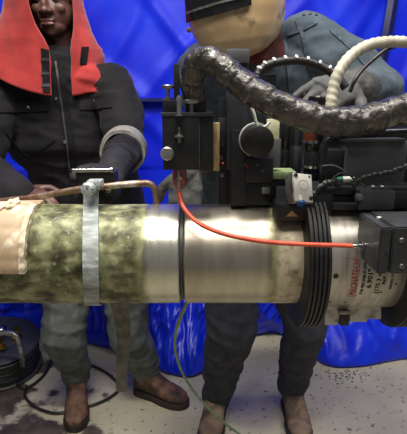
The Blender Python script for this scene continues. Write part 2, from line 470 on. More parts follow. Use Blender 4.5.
# the loose lower tarpaulins bunched on the floor
def skirt(pxs, zt, name, lab, seed, fold=14, amp=.05):
    """pxs: (x pixel, y pixel of the front hem on the floor) ; sheet rises to zt behind"""
    pts = [WF(x, y) for x, y in pxs]
    q = catmull(pts, 14); nv = 34; bm = bmesh.new(); g = []
    for i, p in enumerate(q):
        row = []; tp = Vector((p.x, 2.36, zt + .05*noise.noise(Vector((p.x*3, seed, 0)))))
        for j in range(nv+1):
            t = j/nv
            s = 1 - (1-t)**2.2
            y = p.y + (tp.y - p.y)*(s*.55 + .45*t); z = tp.z*(t**.85)
            fx = noise.noise(Vector((p.x*fold*.5, seed, z*1.6)))
            fr = abs(noise.noise(Vector((p.x*fold + z*2, seed+5, z*2.5))))
            k = sin(pi*min(1, t*1.05))**.5 if 0 < t < .95 else 0
            fc = 1 - abs(noise.noise(Vector((p.x*fold*1.6 - z*9, seed+2, z*8)))*2)
            y -= k*amp*(fx*1.1 + (.5-fr)*1.5 + max(0, fc-.55)*.9) ; x = p.x + k*.03*noise.noise(Vector((p.x*6, z*8, seed+9)))
            z += k*.02*noise.noise(Vector((p.x*9, z*7, seed+3)))
            row.append(bm.verts.new((x, y, max(z, .006 + .004*(j == 0)))))
        g.append(row)
    for i in range(len(g)-1):
        for j in range(nv):
            bm.faces.new((g[i][j], g[i+1][j], g[i+1][j+1], g[i][j+1]))
    me = bpy.data.meshes.new(name); bm.normal_update(); bm.to_mesh(me); bm.free()
    o = link(name, me, M['tarp2'], None, True, 0)
    s = o.modifiers.new('thickness', 'SOLIDIFY'); s.thickness = .003; s.offset = 0
    return tag(o, lab, 'tarpaulin')
skirt([(-60, 335), (0, 335), (60, 338), (90, 345), (118, 352)], .50, 'tarpaulin_skirt', 'crumpled blue tarpaulin piled on the floor between the cable reel and grey trousers', 2.0, 16)
skirt([(112, 352), (140, 362), (165, 374), (192, 378), (215, 366), (235, 350)], .52, 'tarpaulin_skirt', 'folded blue tarpaulin piled behind the green hose and brown boot', 8.3, 20, .07)
skirt([(228, 346), (250, 338), (275, 334), (300, 346), (325, 366), (360, 368), (407, 360), (470, 360)], .46, 'tarpaulin_skirt', 'crumpled blue tarpaulin on the floor behind the dark jeans', 14.7, 9, .05)

# ------------------------------------------------------------------ pipes
YP = .764; ZP = CZ - .257; R = .0876
AX = Vector((0, YP, ZP))
def on_pipe_x(x, y=255, r=R):           # world X of the pipe surface seen at a pixel
    d = ray(x, y); a = d.y*d.y + d.z*d.z; b = 2*(-YP*d.y + (CZ-ZP)*d.z); c = YP*YP + (CZ-ZP)**2 - r*r
    disc = b*b - 4*a*c
    t = (-b - sqrt(max(disc, 0)))/(2*a); return CAM.x + d.x*t
XJ = on_pipe_x(181)
M['pipe_l'] = pipe_mat('mossy_pipe', on_pipe_x(141), 1, [(.30, (40, 38, 26)), (.43, (92, 94, 62)), (.55, (132, 134, 96)), (.70, (168, 168, 132))],
                       ((205, 203, 192), (190, 187, 174)), (196, 196, 166), (46, 42, 28), (.25, .32))
M['pipe_r'] = pipe_mat('bright_pipe', on_pipe_x(274), -1, [(.30, (126, 112, 90)), (.45, (196, 184, 156)), (.7, (222, 212, 188))],
                       ((186, 180, 166), (160, 152, 138)), (150, 138, 112), None, (.30, .36))
def pipe(name, prof, m, lab):
    bm = bmesh.new(); lathe(bm, AX, (1, 0, 0), prof, 96, caps=False)
    o = finish(name, bm, m, None, True, 30); return tag(o, lab, 'pipe')
def wob(x): return .0006*noise.noise(Vector((x*14, 3, 0)))
xs = [-1.0 + i*(XJ-.006+1.0)/60 for i in range(61)]
pipe('steel_pipe', [(-1.0, R-.013)] + [(x, R + wob(x)) for x in xs] + [(XJ-.0042, R-.0015), (XJ-.003, R-.006), (XJ-.0008, R-.011), (XJ-.0006, R-.013), (-1.0, R-.013)],
     M['pipe_l'], 'mossy green weathered steel pipe, its end ground bright, wrapped by the webbing strap')
xs = [XJ+.006 + i*(1.0-XJ-.006)/40 for i in range(41)]
pipe('steel_pipe', [(XJ+.0006, R-.013), (XJ+.0008, R-.011), (XJ+.003, R-.006), (XJ+.0042, R-.0015)] + [(x, R) for x in xs] + [(1.0, R-.013), (XJ+.0006, R-.013)],
     M['pipe_r'], 'bare grey steel pipe running from the welding groove into the black ribbed ring')
bm = bmesh.new()
lathe(bm, AX, (1, 0, 0), [(XJ-.004, R-.009), (XJ-.002, R-.0055), (XJ+.002, R-.0055), (XJ+.004, R-.009)], 96, caps=False)
tag(finish('root_ring', bm, M['dark'], None), 'dark narrow ring at the root of the groove between the pipes', 'weld')  # charcoal ring filling the dark gap between the pipe ends
# tan cover peeling at the left end
bm = bmesh.new(); rings = []
ya = math.atan2
def parc(x0f, x1f, a0, a1, h, n=40, bm=None):
    rings = []
    for j in range(n+1):
        a = a0 + (a1-a0)*j/n; nr = Vector((0, -cos(a), sin(a)))
        rings.append([AX + nr*(R+hh) + Vector((x, 0, 0)) for x, hh in ((x0f(a), .0005), (x0f(a), h(a, 0)), ((x0f(a)+x1f(a))/2, h(a, .5)), (x1f(a), h(a, 1)), (x1f(a), .0005))])
    loft(bm, rings)
xr = lambda a: on_pipe_x(26 + 3*noise.noise(Vector((a*5, 2, 0))) - 3*max(0, (.2-a)))
tc_ = thing('pipe_cover', 'stiff tan cover wrapped on the mossy pipe, with a crumpled pale top', 'cover', AX + Vector((on_pipe_x(10), 0, R)))
parc(lambda a: on_pipe_x(-60), xr, radians(-2), radians(120), lambda a, s: .004 + .004*s*(.6+noise.noise(Vector((a*7, s*3, 0)))), 48, bm)
finish('sheet', bm, M['tape'], tc_)
bm = bmesh.new(); parc(lambda a: on_pipe_x(21), lambda a: on_pipe_x(26.5 + 1.5*noise.noise(Vector((a*6, 1, 0)))), radians(-1), radians(75), lambda a, s: .011 + .003*noise.noise(Vector((a*9, s*4, 5))), 40, bm)
finish('torn_edge', bm, M['rag'], tc_)
bm = bmesh.new()
for i in range(9):
    x = on_pipe_x(11 + i*1.7, 225)*1.1; a = radians(84 + random.uniform(-14, 14))
    p = AX + Vector((x, -cos(a)*(R+.006), sin(a)*(R+.006)))
    ell(bm, p, (random.uniform(.005, .008), .010, random.uniform(.003, .006)), 12, 8, Matrix.Rotation(random.uniform(-1, 1), 3, 'Y'))
blob('crumpled_top', bm, M['rag'], tc_, .002, 1, lambda p: .0025*N(p, (160, 160, 160)))

# webbing strap round the mossy pipe with its hanging tail
st = thing('webbing_strap', 'pale grey webbing strap looped round the mossy pipe with a galvanised knob', 'strap', AX + Vector((on_pipe_x(92), 0, -R)))
def strap_ring(a0, a1, xc, w, h0=.003, n=60):
    rings = []
    for j in range(n+1):
        t = j/n; a = a0 + (a1-a0)*t; nr = Vector((0, -cos(a), sin(a))); x = xc(t)
        rr = R + h0 + .0008*sin(a*60)
        rings.append([AX + nr*(rr+hh) + Vector((x+s*w/2, 0, 0)) for s, hh in ((-1, -.0015), (-1, .001), (1, .001), (1, -.0015))])
    return rings
xs0 = on_pipe_x(91); sw = on_pipe_x(99.5) - on_pipe_x(83.5)
bm = bmesh.new()
up = [W(91, y, YP-.012) for y in (183, 189, 195)]
rings = []
for p in up:
    rings.append([p + Vector((s*sw/2, h, 0)) for s, h in ((-1, .0015), (-1, -.001), (1, -.001), (1, .0015))])
def strap_x(t):
    a = radians(78 - 228*t); px_ = 91 + 4*max(0, t-.3) + 60*max(0, t-.62)
    y_ = YP - R*cos(a); z_ = ZP + R*sin(a)
    return (px_ - IW/2)/FPX*(y_*cP - (z_-CZ)*sP)
rings += strap_ring(radians(78), radians(-150), strap_x, sw)
loft(bm, rings); finish('band', bm, M['webbing'], st)
bm = bmesh.new(); rings = []
ht = W(119, 303, YP+.03); hb = W(124, 390, YP+.07)
for j in range(26):
    t = j/25; p = ht.lerp(hb, t); p.x += .004*sin(t*5); p.y += .008*sin(t*4); w = PX(17, .85)*(1-.38*t)
    rings.append([p + Vector((s*w/2, h, 0)) for s, h in ((-1, .0015), (-1, -.001), (1, -.001), (1, .0015))])
loft(bm, rings); finish('tail', bm, M['webbing_dark'], st)
bm = bmesh.new(); c = W(88.5, 189, YP-.03)
lathe(bm, c + Vector((0, -.012, 0)), (0, 1, 0), [(0, .005), (.001, .009), (.005, .0115), (.02, .0115), (.024, .008)], 20)
finish('knob', bm, M['galv'], st)
bm = bmesh.new(); box_bm(bm, *pbox(86, 181, 101, 189, YP-.028, .026), .002); finish('buckle', bm, M['galv'], st)

# bent rod lying along the pipe
bm = bmesh.new()
q = [(-70, 209), (-5, 202), (40, 196.5), (75, 190), (110, 186), (140, 183.5), (150, 184), (154.5, 189), (156.5, 198), (157, 207)]
tube(bm, [W(x, y, YP - .004 + (.028 if x < 60 else .018)) for x, y in q], .0062, 12, 8, rf=lambda L, a, t: .0060 + .0009*noise.noise(Vector((L*60, a, 0))))
tag(finish('bent_rod', bm, M['rod'], None, True, 0), 'rusty bent metal rod lying above the mossy pipe, its hooked end on the steel', 'rod')

# black block with chrome bar, held behind the pipe
bk = thing('grip_block', 'black block with a bright chrome bar on top behind the strap', 'tool', W(94, 184, 1.0))
part_box('body', (75, 172, 115, 184, 1.0)[:4], 1.0, .05, M['black'], bk, .004)
part_box('foot', (104, 183, 119, 196), 1.01, .03, M['black'], bk, .003)
bm = bmesh.new(); a = W(72, 170.5, .995); b = W(113, 170, .995)
lathe(bm, a, b-a, [(0, .0035), (.001, .005), ((b-a).length-.006, .005), ((b-a).length-.005, .0065), ((b-a).length, .0065), ((b-a).length+.001, .003)], 14)
finish('bar', bm, M['chrome'], bk)
bm = bmesh.new(); lathe(bm, W(109, 190, 1.005), (0, -1, 0), [(0, .006), (.004, .006), (.005, .002)], 12); finish('screw', bm, M['chrome'], bk)

# ------------------------------------------------------------------ guide rings and clamp sleeve
def ring_prof(x0, w, ro, ri, ribs):
    p = [(x0, ri), (x0, ro-.003), (x0+.001, ro-.001)]
    for i in range(ribs):
        a = x0 + w*i/ribs; b = x0 + w*(i+1)/ribs; e = (b-a)*.16
        p += [(a+e, ro-.0045), (a+e*1.6, ro), (b-e*1.6, ro), (b-e, ro-.0045)]
    p += [(x0+w, ro-.003), (x0+w, ri), (x0, ri)]
    return p
XR0, XRW = .160, .034
bm = bmesh.new(); lathe(bm, AX, (1, 0, 0), ring_prof(XR0, XRW, .1285, R+.001, 5), 96, caps=False)
tag(finish('guide_ring', bm, M['rubber'], None, True, 30), 'black ribbed guide ring gripping the steel pipe left of the printed sleeve', 'guide ring')
RS = .0945
X2 = .322
gs = thing('clamp_sleeve', 'silver aluminium clamp sleeve with red and black printed lettering', 'sleeve', AX + Vector((.26, 0, -RS-.035)))
bm = bmesh.new(); lathe(bm, AX, (1, 0, 0), [(XR0+XRW, R), (XR0+XRW, RS), (X2+.03, RS), (X2+.03, R), (XR0+XRW, R)], 96, caps=False)
sl = finish('sleeve_shell', bm, M['alu'], gs, True, 30)
bs = bvh_of(sl)
bm = bmesh.new(); lathe(bm, AX, (1, 0, 0), ring_prof(X2, .034, .1285, RS+.0005, 5), 96, caps=False)
tag(finish('guide_ring', bm, M['rubber'], None, True, 30), 'black ribbed guide ring right of the printed sleeve below the motor', 'guide ring')
# bracket plate below the sleeve with its notches
bm = bmesh.new()
out = [(319, 298), (319, 312), (325, 312), (325, 325), (337, 325), (338, 323), (340, 318), (340, 313), (350, 313), (350, 322), (367, 322), (367, 319), (381, 319), (381, 298)]
F = [bm.verts.new(W(x, y, YP-.045)) for x, y in out]; B = [bm.verts.new(W(x, y, YP-.045) + Vector((0, .012, 0))) for x, y in out]
bm.faces.new(F); bm.faces.new(list(reversed(B)))
for i in range(len(out)):
    j = (i+1) % len(out); bm.faces.new((F[i], F[j], B[j], B[i]))
finish('bracket', bm, M['alu_worn'], gs, False)
part_box('latch', (341, 312, 349, 326), YP-.052, .014, M['black'], gs, .001)
part_box('latch', (339, 311, 351, 314.5), YP-.055, .006, M['steel_dull'], gs, .0008)
bm = bmesh.new(); p, n = hit(bs, 336, 276, .67); lathe(bm, p - n*.001, n, [(0, .0044), (.0014, .0044), (.0015, .0040), (.0013, .0036), (.0013, 0)], 20); finish('hole_disc', bm, M['black'], gs)  # black disc on the surface paints the dark inside of a hole
for y in (212, 230, 247, 262, 276, 290):
    stud('rivet', bs, 328.5 - (y-250)**2*.0012, y, .0013, M['chrome'], gs, .001, .67)
for x in (330, 345):
    stud('slot', bs, x, 302, .0022, M['dark'], gs, .0006, .67)
for x, y in ((381, 292), (396, 284)):
    stud('rivet', bs, x, y, .0016, M['dark'], gs, .001, .67)

def curved_text(txt, x, yb, height_px, length_px, m, bold=0.0, name='lettering'):
    """lettering that reads upward round the sleeve; (x, yb) = photo pixel of its lower right start"""
    cu = bpy.data.curves.new('t', 'FONT'); cu.body = txt; cu.offset = bold; cu.resolution_u = 2
    o = bpy.data.objects.new('t', cu); C.objects.link(o)
    dg = bpy.context.evaluated_depsgraph_get(); dg.update()
    me = bpy.data.meshes.new_from_object(o.evaluated_get(dg)); bpy.data.objects.remove(o)
    bm = bmesh.new(); bm.from_mesh(me); bpy.data.meshes.remove(me)
    w = max(v.co.x for v in bm.verts) - min(v.co.x for v in bm.verts); x0 = min(v.co.x for v in bm.verts)
    h = max(v.co.y for v in bm.verts); y0 = min(v.co.y for v in bm.verts)
    p0, _ = hit(bs, x, yb, .67); p1, _ = hit(bs, x, yb-length_px, .67); ph, _ = hit(bs, x-height_px, yb, .67)
    a0 = math.atan2(p0.z-ZP, YP-p0.y); a1 = math.atan2(p1.z-ZP, YP-p1.y); H = abs(p0.x-ph.x)
    ret = bmesh.ops.extrude_face_region(bm, geom=bm.faces[:])
    top = {v for v in ret['geom'] if isinstance(v, bmesh.types.BMVert)}
    for v in bm.verts:
        a = a0 + (a1-a0)*(v.co.x-x0)/w; rr = RS + (.0005 if v in top else .0001)
        X = p0.x - H*(v.co.y-y0)/(h-y0)
        v.co = Vector((X, YP - rr*cos(a), ZP + rr*sin(a)))
    return finish(name, bm, m, gs, False)
def cframe(x0, y0, x1, y1, m, w=.0006):
    bm = bmesh.new()
    pts = []
    for (xa, ya_), (xb, yb_) in (((x0, y0), (x1, y0)), ((x1, y0), (x1, y1)), ((x1, y1), (x0, y1)), ((x0, y1), (x0, y0))):
        for k in range(8):
            t = k/8; p, n = hit(bs, xa+(xb-xa)*t, ya_+(yb_-ya_)*t, .67); pts.append(p + n*.0003)
    pts.append(pts[0]); tube(bm, pts, w/2, 6, 1, False); return finish('printed_frame', bm, m, gs)
cframe(347.0, 258, 356.2, 296, M['red_print'])
curved_text('MAGNATECH', 355.2, 294.6, 7.0, 35, M['red_print'], 0.0)
curved_text('P-N 902-048-01690', 362.2, 294, 3.6, 32, M['black_print'], .02)
curved_text('6.901"', 371, 288, 5.6, 19, M['black_print'], .025)
curved_text('[175.3 mm]', 379, 293, 5.6, 30, M['black_print'], .02)
curved_text('REF', 385, 284, 3.2, 8, M['black_print'], .02)
curved_text('SERIES D', 391, 289, 2.4, 15, M['black_print'], .01)

# ------------------------------------------------------------------ drive motor in front of the ring
dm = thing('drive_motor', 'black chamfered motor box with round screws fed by the orange hose', 'motor', W(385, 275, .60))
YF, YB = .575, .662
XL = W(380, 240, YF).x
zt = W(380, 228, YF).z; zb = W(380, 274, YF).z
def chbox(name, x0, x1, y0, y1, z0, z1, ch, m, bev=.002):
    bm = bmesh.new()
    prof = [(y0, z0), (y0, z1), (y1, z1), (y1, z0+ch), (y1-ch, z0)]
    loft(bm, [[Vector((x, y, z)) for y, z in prof] for x in (x0, x1)])
    bmesh.ops.bevel(bm, geom=bm.edges[:], offset=bev, segments=2, affect='EDGES')
    return finish(name, bm, m, dm)
chbox('end_plate', XL, XL+.0155, YF, YB, zb, zt, .028, M['dark'])
chbox('body', XL+.0165, XL+.12, YF-.002, YB+.004, zb+.001, zt+.0015, .02, M['dark'])
for x, y in ((401.5, 240), (401.5, 266)):
    p = W(x, y, YF-.002); bm = bmesh.new()
    lathe(bm, p + Vector((0, .003, 0)), (0, -1, 0), [(0, .0034), (.0045, .0034), (.0052, .0026), (.0052, .0016), (.0035, .0014), (.0034, 0)], 16); finish('screw', bm, M['steel_dull'], dm)
bm = bmesh.new(); p = WF(379, 218, zt); lathe(bm, p - Vector((0, 0, .001)), (0, 0, 1), [(0, .0032), (.0025, .0032), (.003, .002)], 14); finish('cap_screw', bm, M['white'], dm)
bm = bmesh.new(); fit = Vector((XL, .628, W(366, 246, .628).z))
lathe(bm, fit + Vector((.004, 0, 0)), (-1, 0, 0), [(0, .0062), (.006, .0062), (.007, .0045), (.014, .0045), (.015, .0035), (.022, .0035)], 16); finish('fitting', bm, M['chrome'], dm)
bm = bmesh.new(); p = W(386, 254, YF); lathe(bm, p, (0, -1, 0), [(0, .0018), (.0004, .0018)], 10); finish('set_screw', bm, M['black'], dm)
# orange hose
fx = fit + Vector((-.018, 0, 0))
bm = bmesh.new()
hp = [W(178.8, 184, YP-.035), W(179.4, 195, YP-.04), W(184, 208, YP-.062), W(197, 222, .672), W(218, 232, .645), W(245, 238.6, .628), W(275, 242.6, .622), W(310, 244.6, .624), W(340, 245.4, .627), fx]
tube(bm, hp, .0034, 10, 10)
tag(finish('orange_hose', bm, M['orange'], None, True, 0), 'thin orange hose curving from the torch tip to the motor box', 'hose')

# ------------------------------------------------------------------ welding torch block
YT = .715
tb = thing('welding_torch', 'black welding torch block with silver thumb screws above the groove', 'torch', W(180, 190, YT))
part_box('body', (162, 116, 199, 170), YT, .05, M['black'], tb)
part_box('side_block', (199.4, 115, 213, 171), YT+.006, .05, M['black'], tb)
part_box('top_plate', (160.5, 112.5, 213.5, 116.4), YT-.002, .056, M['dark'], tb, .0008)
part_box('rear_block', (162.5, 100, 181, 112.6), YT+.012, .03, M['black'], tb)
part_box('rear_block', (185, 96.5, 206, 112.6), YT+.018, .03, M['black'], tb)
part_box('upright', (173.3, 64, 179.5, 101), YT+.02, .012, M['black'], tb, .001)
part_box('tan_strip', (213.4, 123, 219.3, 171), YT+.03, .02, M['tan'], tb, .0008)
bm = bmesh.new(); p = W(179.5, 134.5, YT)
loft(bm, [[p + Vector((cos(2*pi*j/28)*rx, -d, sin(2*pi*j/28)*rz)) for j in range(28)] for rx, rz, d in ((.0092, .0150, 0), (.0092, .0150, .0006), (.0082, .0138, .0006), (.0078, .0134, -.004))], caps=False)
sl_ = finish('slot_rim', bm, M['black_gloss'], tb)
bm = bmesh.new(); p = W(179.3, 127, YT-.005); lathe(bm, p, (0, 0, -1), [(0, .0015), (.010, .0015), (.011, .004), (.013, .0045), (.0135, .008), (.0155, .008), (.016, .0035), (.024, .003), (.025, .001)], 16); finish('adjuster', bm, M['steel_dull'], tb)
bm = bmesh.new(); p = W(167.4, 153.2, YT); lathe(bm, p, (0, -1, 0), [(0, .0085), (.0035, .0105), (.009, .0105), (.0105, .009), (.0106, 0)], 28); finish('round_knob', bm, M['steel_dull'], tb)
bm = bmesh.new(); p = W(179.4, 116, YT-.004); lathe(bm, p, (0, 0, 1), [(0, .0072), (.0015, .0072), (.002, .0042), (.022, .0042), (.0225, .0055), (.026, .0055), (.030, .004), (.0315, 0)], 18); finish('pin', bm, M['chrome'], tb)
def thumb(x, yt, yb_, w, Y):
    bm = bmesh.new(); b = W(x, yb_, Y); h = W(x, yt, Y).z - b.z; r = PX(w/2, Y, 100)
    lathe(bm, b, (0, 0, 1), [(0, r*.75), (h*.15, r*.75), (h*.18, r*.28), (h*.72, r*.28), (h*.75, r*.95), (h*.8, r), (h*.96, r), (h, r*.9), (h+.0001, 0)], 20)
    finish('thumb_screw', bm, M['steel_dull'], tb)
thumb(168, 85, 100, 12, YT+.025); thumb(191.5, 99.5, 115, 15, YT+.012)
bm = bmesh.new()
p = W(179.5, 170, YT+.022)
loft(bm, [ering(p + Vector((0, 0, -h)), (rx, 0, 0), (0, ry, 0), 20, 3) for h, rx, ry in ((-.004, .0115, .010), (.014, .0120, .010), (.024, .0105, .009), (.031, .007, .006))])
finish('nozzle', bm, M['pink'], tb)
bm = bmesh.new(); p = W(179, 170, YT+.008); lathe(bm, p, (0, 0, -1), [(0, .0030), (.012, .0030), (.0125, .0042), (.017, .0042), (.0175, .0028), (.030, .0026), (.036, .0008)], 14); finish('tip', bm, M['steel_dull'], tb)
bm = bmesh.new(); lathe(bm, W(180.8, 178, YT+.002), (0, -1, 0), [(0, .002), (.003, .002), (.0035, .001)], 10); finish('tip_screw', bm, M['chrome'], tb)

# ------------------------------------------------------------------ wire feeder column with motor
YC = .74
wf = thing('wire_feeder', 'black upright feeder column with a round motor and white lead', 'wire feeder', W(248, 205, YC))
part_box('column', (228, 48, 246, 170), YC+.01, .05, M['dark'], wf, .002)
part_box('column_cap', (226.5, 49, 249.5, 63), YC+.004, .062, M['grey_case'], wf, .002)
part_box('side_plate', (219.5, 98, 229, 206), YC+.03, .03, M['black'], wf)
part_box('bracket', (232, 130, 246, 206), YC+.0, .04, M['black'], wf)
part_box('lower_block', (246, 158.5, 273, 183), YC-.005, .05, M['black'], wf, .002)
part_box('shelf_block', (244, 183, 276, 204), YC+.004, .05, M['black_gloss'], wf, .002)
bm = bmesh.new(); p = W(259, 142, YC-.03)
lathe(bm, p, (-.14, 1, .05), [(0, 0), (0, .0232), (.0015, .0250), (.022, .0250), (.022, .0235), (.06, .0235)], 36); mo = finish('motor', bm, M['rubber'], wf)
bm = bmesh.new(); p = W(256, 139.8, YC-.008); lathe(bm, p, (-.14, 1, .05), [(0, .0230), (0, .0272), (.005, .0272), (.005, .0230), (0, .0230)], 36, caps=False); finish('collar', bm, M['white'], wf)
bm = bmesh.new(); tube(bm, [W(x, y, YC-.022) for x, y in ((251.5, 108), (254, 114), (256, 122), (259, 128), (266, 126), (270, 122))], .0024, 8); finish('white_lead', bm, M['white'], wf)
part_box('cream_tab', (267, 119, 279, 139), YC+.012, .006, M['cream'], wf, .001)
part_box('guard', (268, 139, 280, 168), YC+.01, .02, M['grey_case'], wf, .001)
for x, y in ((257, 165), (262.5, 171)):
    bm = bmesh.new(); lathe(bm, W(x, y, YC-.004), (0, -1, 0), [(0, .0028), (.003, .0028), (.0034, .0018), (.002, .0014)], 12); finish('screw', bm, M['grey_case'], wf)
for x, y in ((218, 157.5), (219, 175)):
    bm = bmesh.new(); lathe(bm, W(x+3, y, YC+.031), (0, -1, 0), [(0, .0034), (.003, .0034), (.0036, .002)], 12); finish('side_screw', bm, M['steel_dull'], wf)
bm = bmesh.new(); tube(bm, [W(220, 162, YC+.02), W(223, 163.5, YC+.012), W(227, 164, YC+.02)], .0018, 8); finish('copper_wire', bm, M['copper'], wf)
bm = bmesh.new(); tube(bm, [W(243, 164, YC+.004), W(246.5, 166, YC-.008), W(250, 167, YC-.002)], .0018, 8); finish('copper_wire', bm, M['copper'], wf)
bm = bmesh.new(); box_bm(bm, *pbox(262, 187, 270, 194, YC-.003, .008), .0012); finish('clip', bm, M['steel_dull'], wf)
part_box('rod_holder', (219, 118, 226, 147), YC+.025, .02, M['dark'], wf, .001)
part_box('green_board', (272, 172, 296, 179), YC+.006, .05, M['green_plate'], wf, .0008)
part_box('cross_bar', (272, 179, 292, 186), YC+.012, .04, M['black'], wf)
# spools between column and carriage
sp = thing('wire_spools', 'row of dark upright canisters with copper winding behind the silver box', 'canisters', W(298, 180, .80))
def canister(x0, x1, y0, y1, Y, m, nm='canister'):
    a = W((x0+x1)/2, y1, Y); h = W((x0+x1)/2, y0, Y).z - a.z; r = PX((x1-x0)/2, Y, 150)
    bm = bmesh.new(); lathe(bm, a, (0, 0, 1), [(0, r*.9), (.002, r), (h*.45, r), (h*.46, r*.94), (h*.5, r*.94), (h*.51, r), (h-.002, r), (h, r*.9)], 24); return finish(nm, bm, m, sp)
canister(278, 289, 118, 176, .82, M['black_gloss']); canister(289.5, 301, 115, 172, .83, M['dark'])
cn = canister(303, 320, 118, 180, .80, M['black_gloss'])
a = W(311.5, 141, .80); r = PX(8.6, .8, 150)
bm = bmesh.new(); lathe(bm, a, (0, 0, 1), [(0, r*.9), (0, r*1.02), (.014, r*1.02), (.014, r*.9)], 24); finish('copper_winding', bm, M['copper'], sp)
for y in (141.5, 166.5):
    bm = bmesh.new(); lathe(bm, W(311.5, y, .80), (0, 0, 1), [(-.0022, r*.9), (-.0022, r*1.12), (.0022, r*1.12), (.0022, r*.9)], 24); finish('chrome_ring', bm, M['chrome'], sp)

# ------------------------------------------------------------------ silver junction box with blue connector
jb = thing('junction_box', 'small tilted silver box with blue connector above the black ring', 'junction box', W(296, 210, .70))
Rj = Matrix.Rotation(radians(-24), 3, 'Z') @ Matrix.Rotation(radians(24), 3, 'X')
Rj = Matrix.Rotation(radians(-30), 3, 'X') @ Matrix.Rotation(radians(16), 3, 'Z')
cj = W(299.5, 190, .70)
def jbox(name, lo, hi, m, bev=.001):
    bm = bmesh.new(); box_bm(bm, lo, hi, bev)
    for v in bm.verts: v.co = cj + Rj @ v.co
    return finish(name, bm, m, jb)
jbox('case', (-.016, -.012, -.023), (.016, .012, .023), M['box_silver'])
jbox('side_plate', (-.0185, -.013, -.024), (-.0165, .012, .024), M['steel_dull'], .0006)
def jlathe(name, o, ax, prof, m, n=16):
    bm = bmesh.new(); lathe(bm, cj + Rj @ Vector(o), Rj @ Vector(ax), prof, n); return finish(name, bm, m, jb)
jlathe('corner_screw', (-.012, -.012, .0195), (0, -1, 0), [(0, .0032), (.002, .0032), (.0024, .002)], M['black'])
jlathe('corner_screw', (.012, -.012, -.0165), (0, -1, 0), [(0, .0032), (.002, .0032), (.0024, .002)], M['black'])
jlathe('corner_screw', (.012, -.012, .0195), (0, -1, 0), [(0, .0016), (.001, .0016)], M['dark'])
bm = bmesh.new(); lathe(bm, cj + Rj @ Vector((.001, -.012, .004)), Rj @ Vector((0, -1, 0)), [(0, .0085), (.0003, .0085), (.0003, .0079), (0, .0079), (0, .0085)], 28, caps=False); finish('dial_mark', bm, M['steel_dull'], jb)
jlathe('plug', (-.006, -.010, -.014), (0, -.25, -1), [(0, .004), (.010, .004), (.010, .005), (.013, .005)], M['white'])
jlathe('blue_collar', (-.006, -.0125, -.0245), (0, -.25, -1), [(0, .0045), (0, .0066), (.004, .0066), (.004, .0045)], M['blue_con'], 20)
mb = thing('mount_block', 'black mounting block under the silver box with an amber triangle sticker', 'mount', W(294, 222, .72))
part_box('block', (277, 205, 314, 221), .685, .05, M['black'], mb, .003)
part_box('foot', (283, 220, 300, 225), .69, .03, M['black'], mb, .001)
bm = bmesh.new(); v = [bm.verts.new(W(x, y, .6846)) for x, y in ((286, 216.5), (298, 216.5), (292, 210.5))]
w_ = [bm.verts.new(x.co + Vector((0, .0009, 0))) for x in v]
bm.faces.new(v); bm.faces.new(w_[::-1])
for i in range(3): bm.faces.new((v[i], v[(i+1) % 3], w_[(i+1) % 3], w_[i]))
finish('sticker', bm, M['yellow'], mb, False)

# ------------------------------------------------------------------ carriage with handle and grey case
YH = .74
ca = thing('weld_carriage', 'black carriage with a tubular handle around a charcoal case', 'carriage', W(365, 205, YH))
bm = bmesh.new(); tube(bm, [W(x, y, YH) for x, y in ((323, 200), (323, 180), (322.5, 160), (324, 147), (331, 138), (343, 134.5), (365, 133.5), (395, 132.5), (440, 131))], .0072, 12); finish('handle', bm, M['black_gloss'], ca, True, 0)
part_box('dark_backing', (322, 112, 440, 190), YH+.10, .012, M['black'], ca, .002)  # black sheet added to darken the gap behind handle and hose
part_box('case', (347.5, 141, 404, 184), YH+.02, .07, M['grey_case'], ca, .003)
part_box('case_lid', (346, 138.5, 405.5, 142.5), YH+.016, .078, M['dark'], ca, .001)
part_box('side_case', (328, 150, 347, 182), YH+.03, .05, M['black'], ca, .002)
part_box('case_end', (406, 136, 440, 188), YH+.025, .06, M['black'], ca, .003)
part_box('rail', (313, 188, 440, 195), YH-.03, .07, M['black'], ca, .0015)
part_box('lower_rail', (330, 196, 440, 205), YH-.022, .05, M['black'], ca, .0015)
part_box('housing', (360, 191, 378, 210), YH-.05, .05, M['dark'], ca, .002)
part_box('housing', (378.6, 191, 394, 210), YH-.05, .05, M['dark'], ca, .002)
part_box('housing', (394.6, 192, 425, 209), YH-.045, .05, M['black'], ca, .002)
part_box('clamp_foot', (333, 203, 357, 210), YH-.035, .03, M['dark'], ca, .0015)
part_box('clamp_foot', (314, 195, 332, 214), YH-.045, .04, M['black'], ca, .002)
bm = bmesh.new(); lathe(bm, W(357.5, 197, YH-.045), (.25, -1, .1), [(0, .0062), (.006, .0066), (.009, .0045), (.0095, 0)], 14); finish('bolt', bm, M['grey_case'], ca)
bm = bmesh.new(); a = W(333, 180, YH-.03); b = W(352, 179, YH-.03); d = (b-a)
lathe(bm, a, d, [(0, .0035), (d.length*.25, .0035), (d.length*.25, .0048), (d.length*.5, .0048)], 14); finish('green_plug', bm, M['green_con'], ca)
bm = bmesh.new(); lathe(bm, a + d*.5, d, [(0, .0046), (d.length*.4, .0046), (d.length*.42, .003), (d.length*.6, .003)], 14); finish('white_plug', bm, M['white'], ca)
for x in (373, 382):
    bm = bmesh.new(); lathe(bm, W(x, 187, YH-.028), (0, -.4, 1), [(0, .003), (.002, .003), (.0025, .001)], 10); finish('bolt', bm, M['steel_dull'], ca)
bm = bmesh.new(); a = W(318, 112, YH+.06); h = W(318, 96, YH+.06).z-a.z
lathe(bm, a - Vector((0, 0, .05)), (0, 0, 1), [(0, .008), (.045, .008), (.046, .0175), (.05+h-.002, .0175), (.05+h, .0155), (.05+h, 0)], 28)
kn = finish('grip_knob', bm, M['black_gloss'], ca)

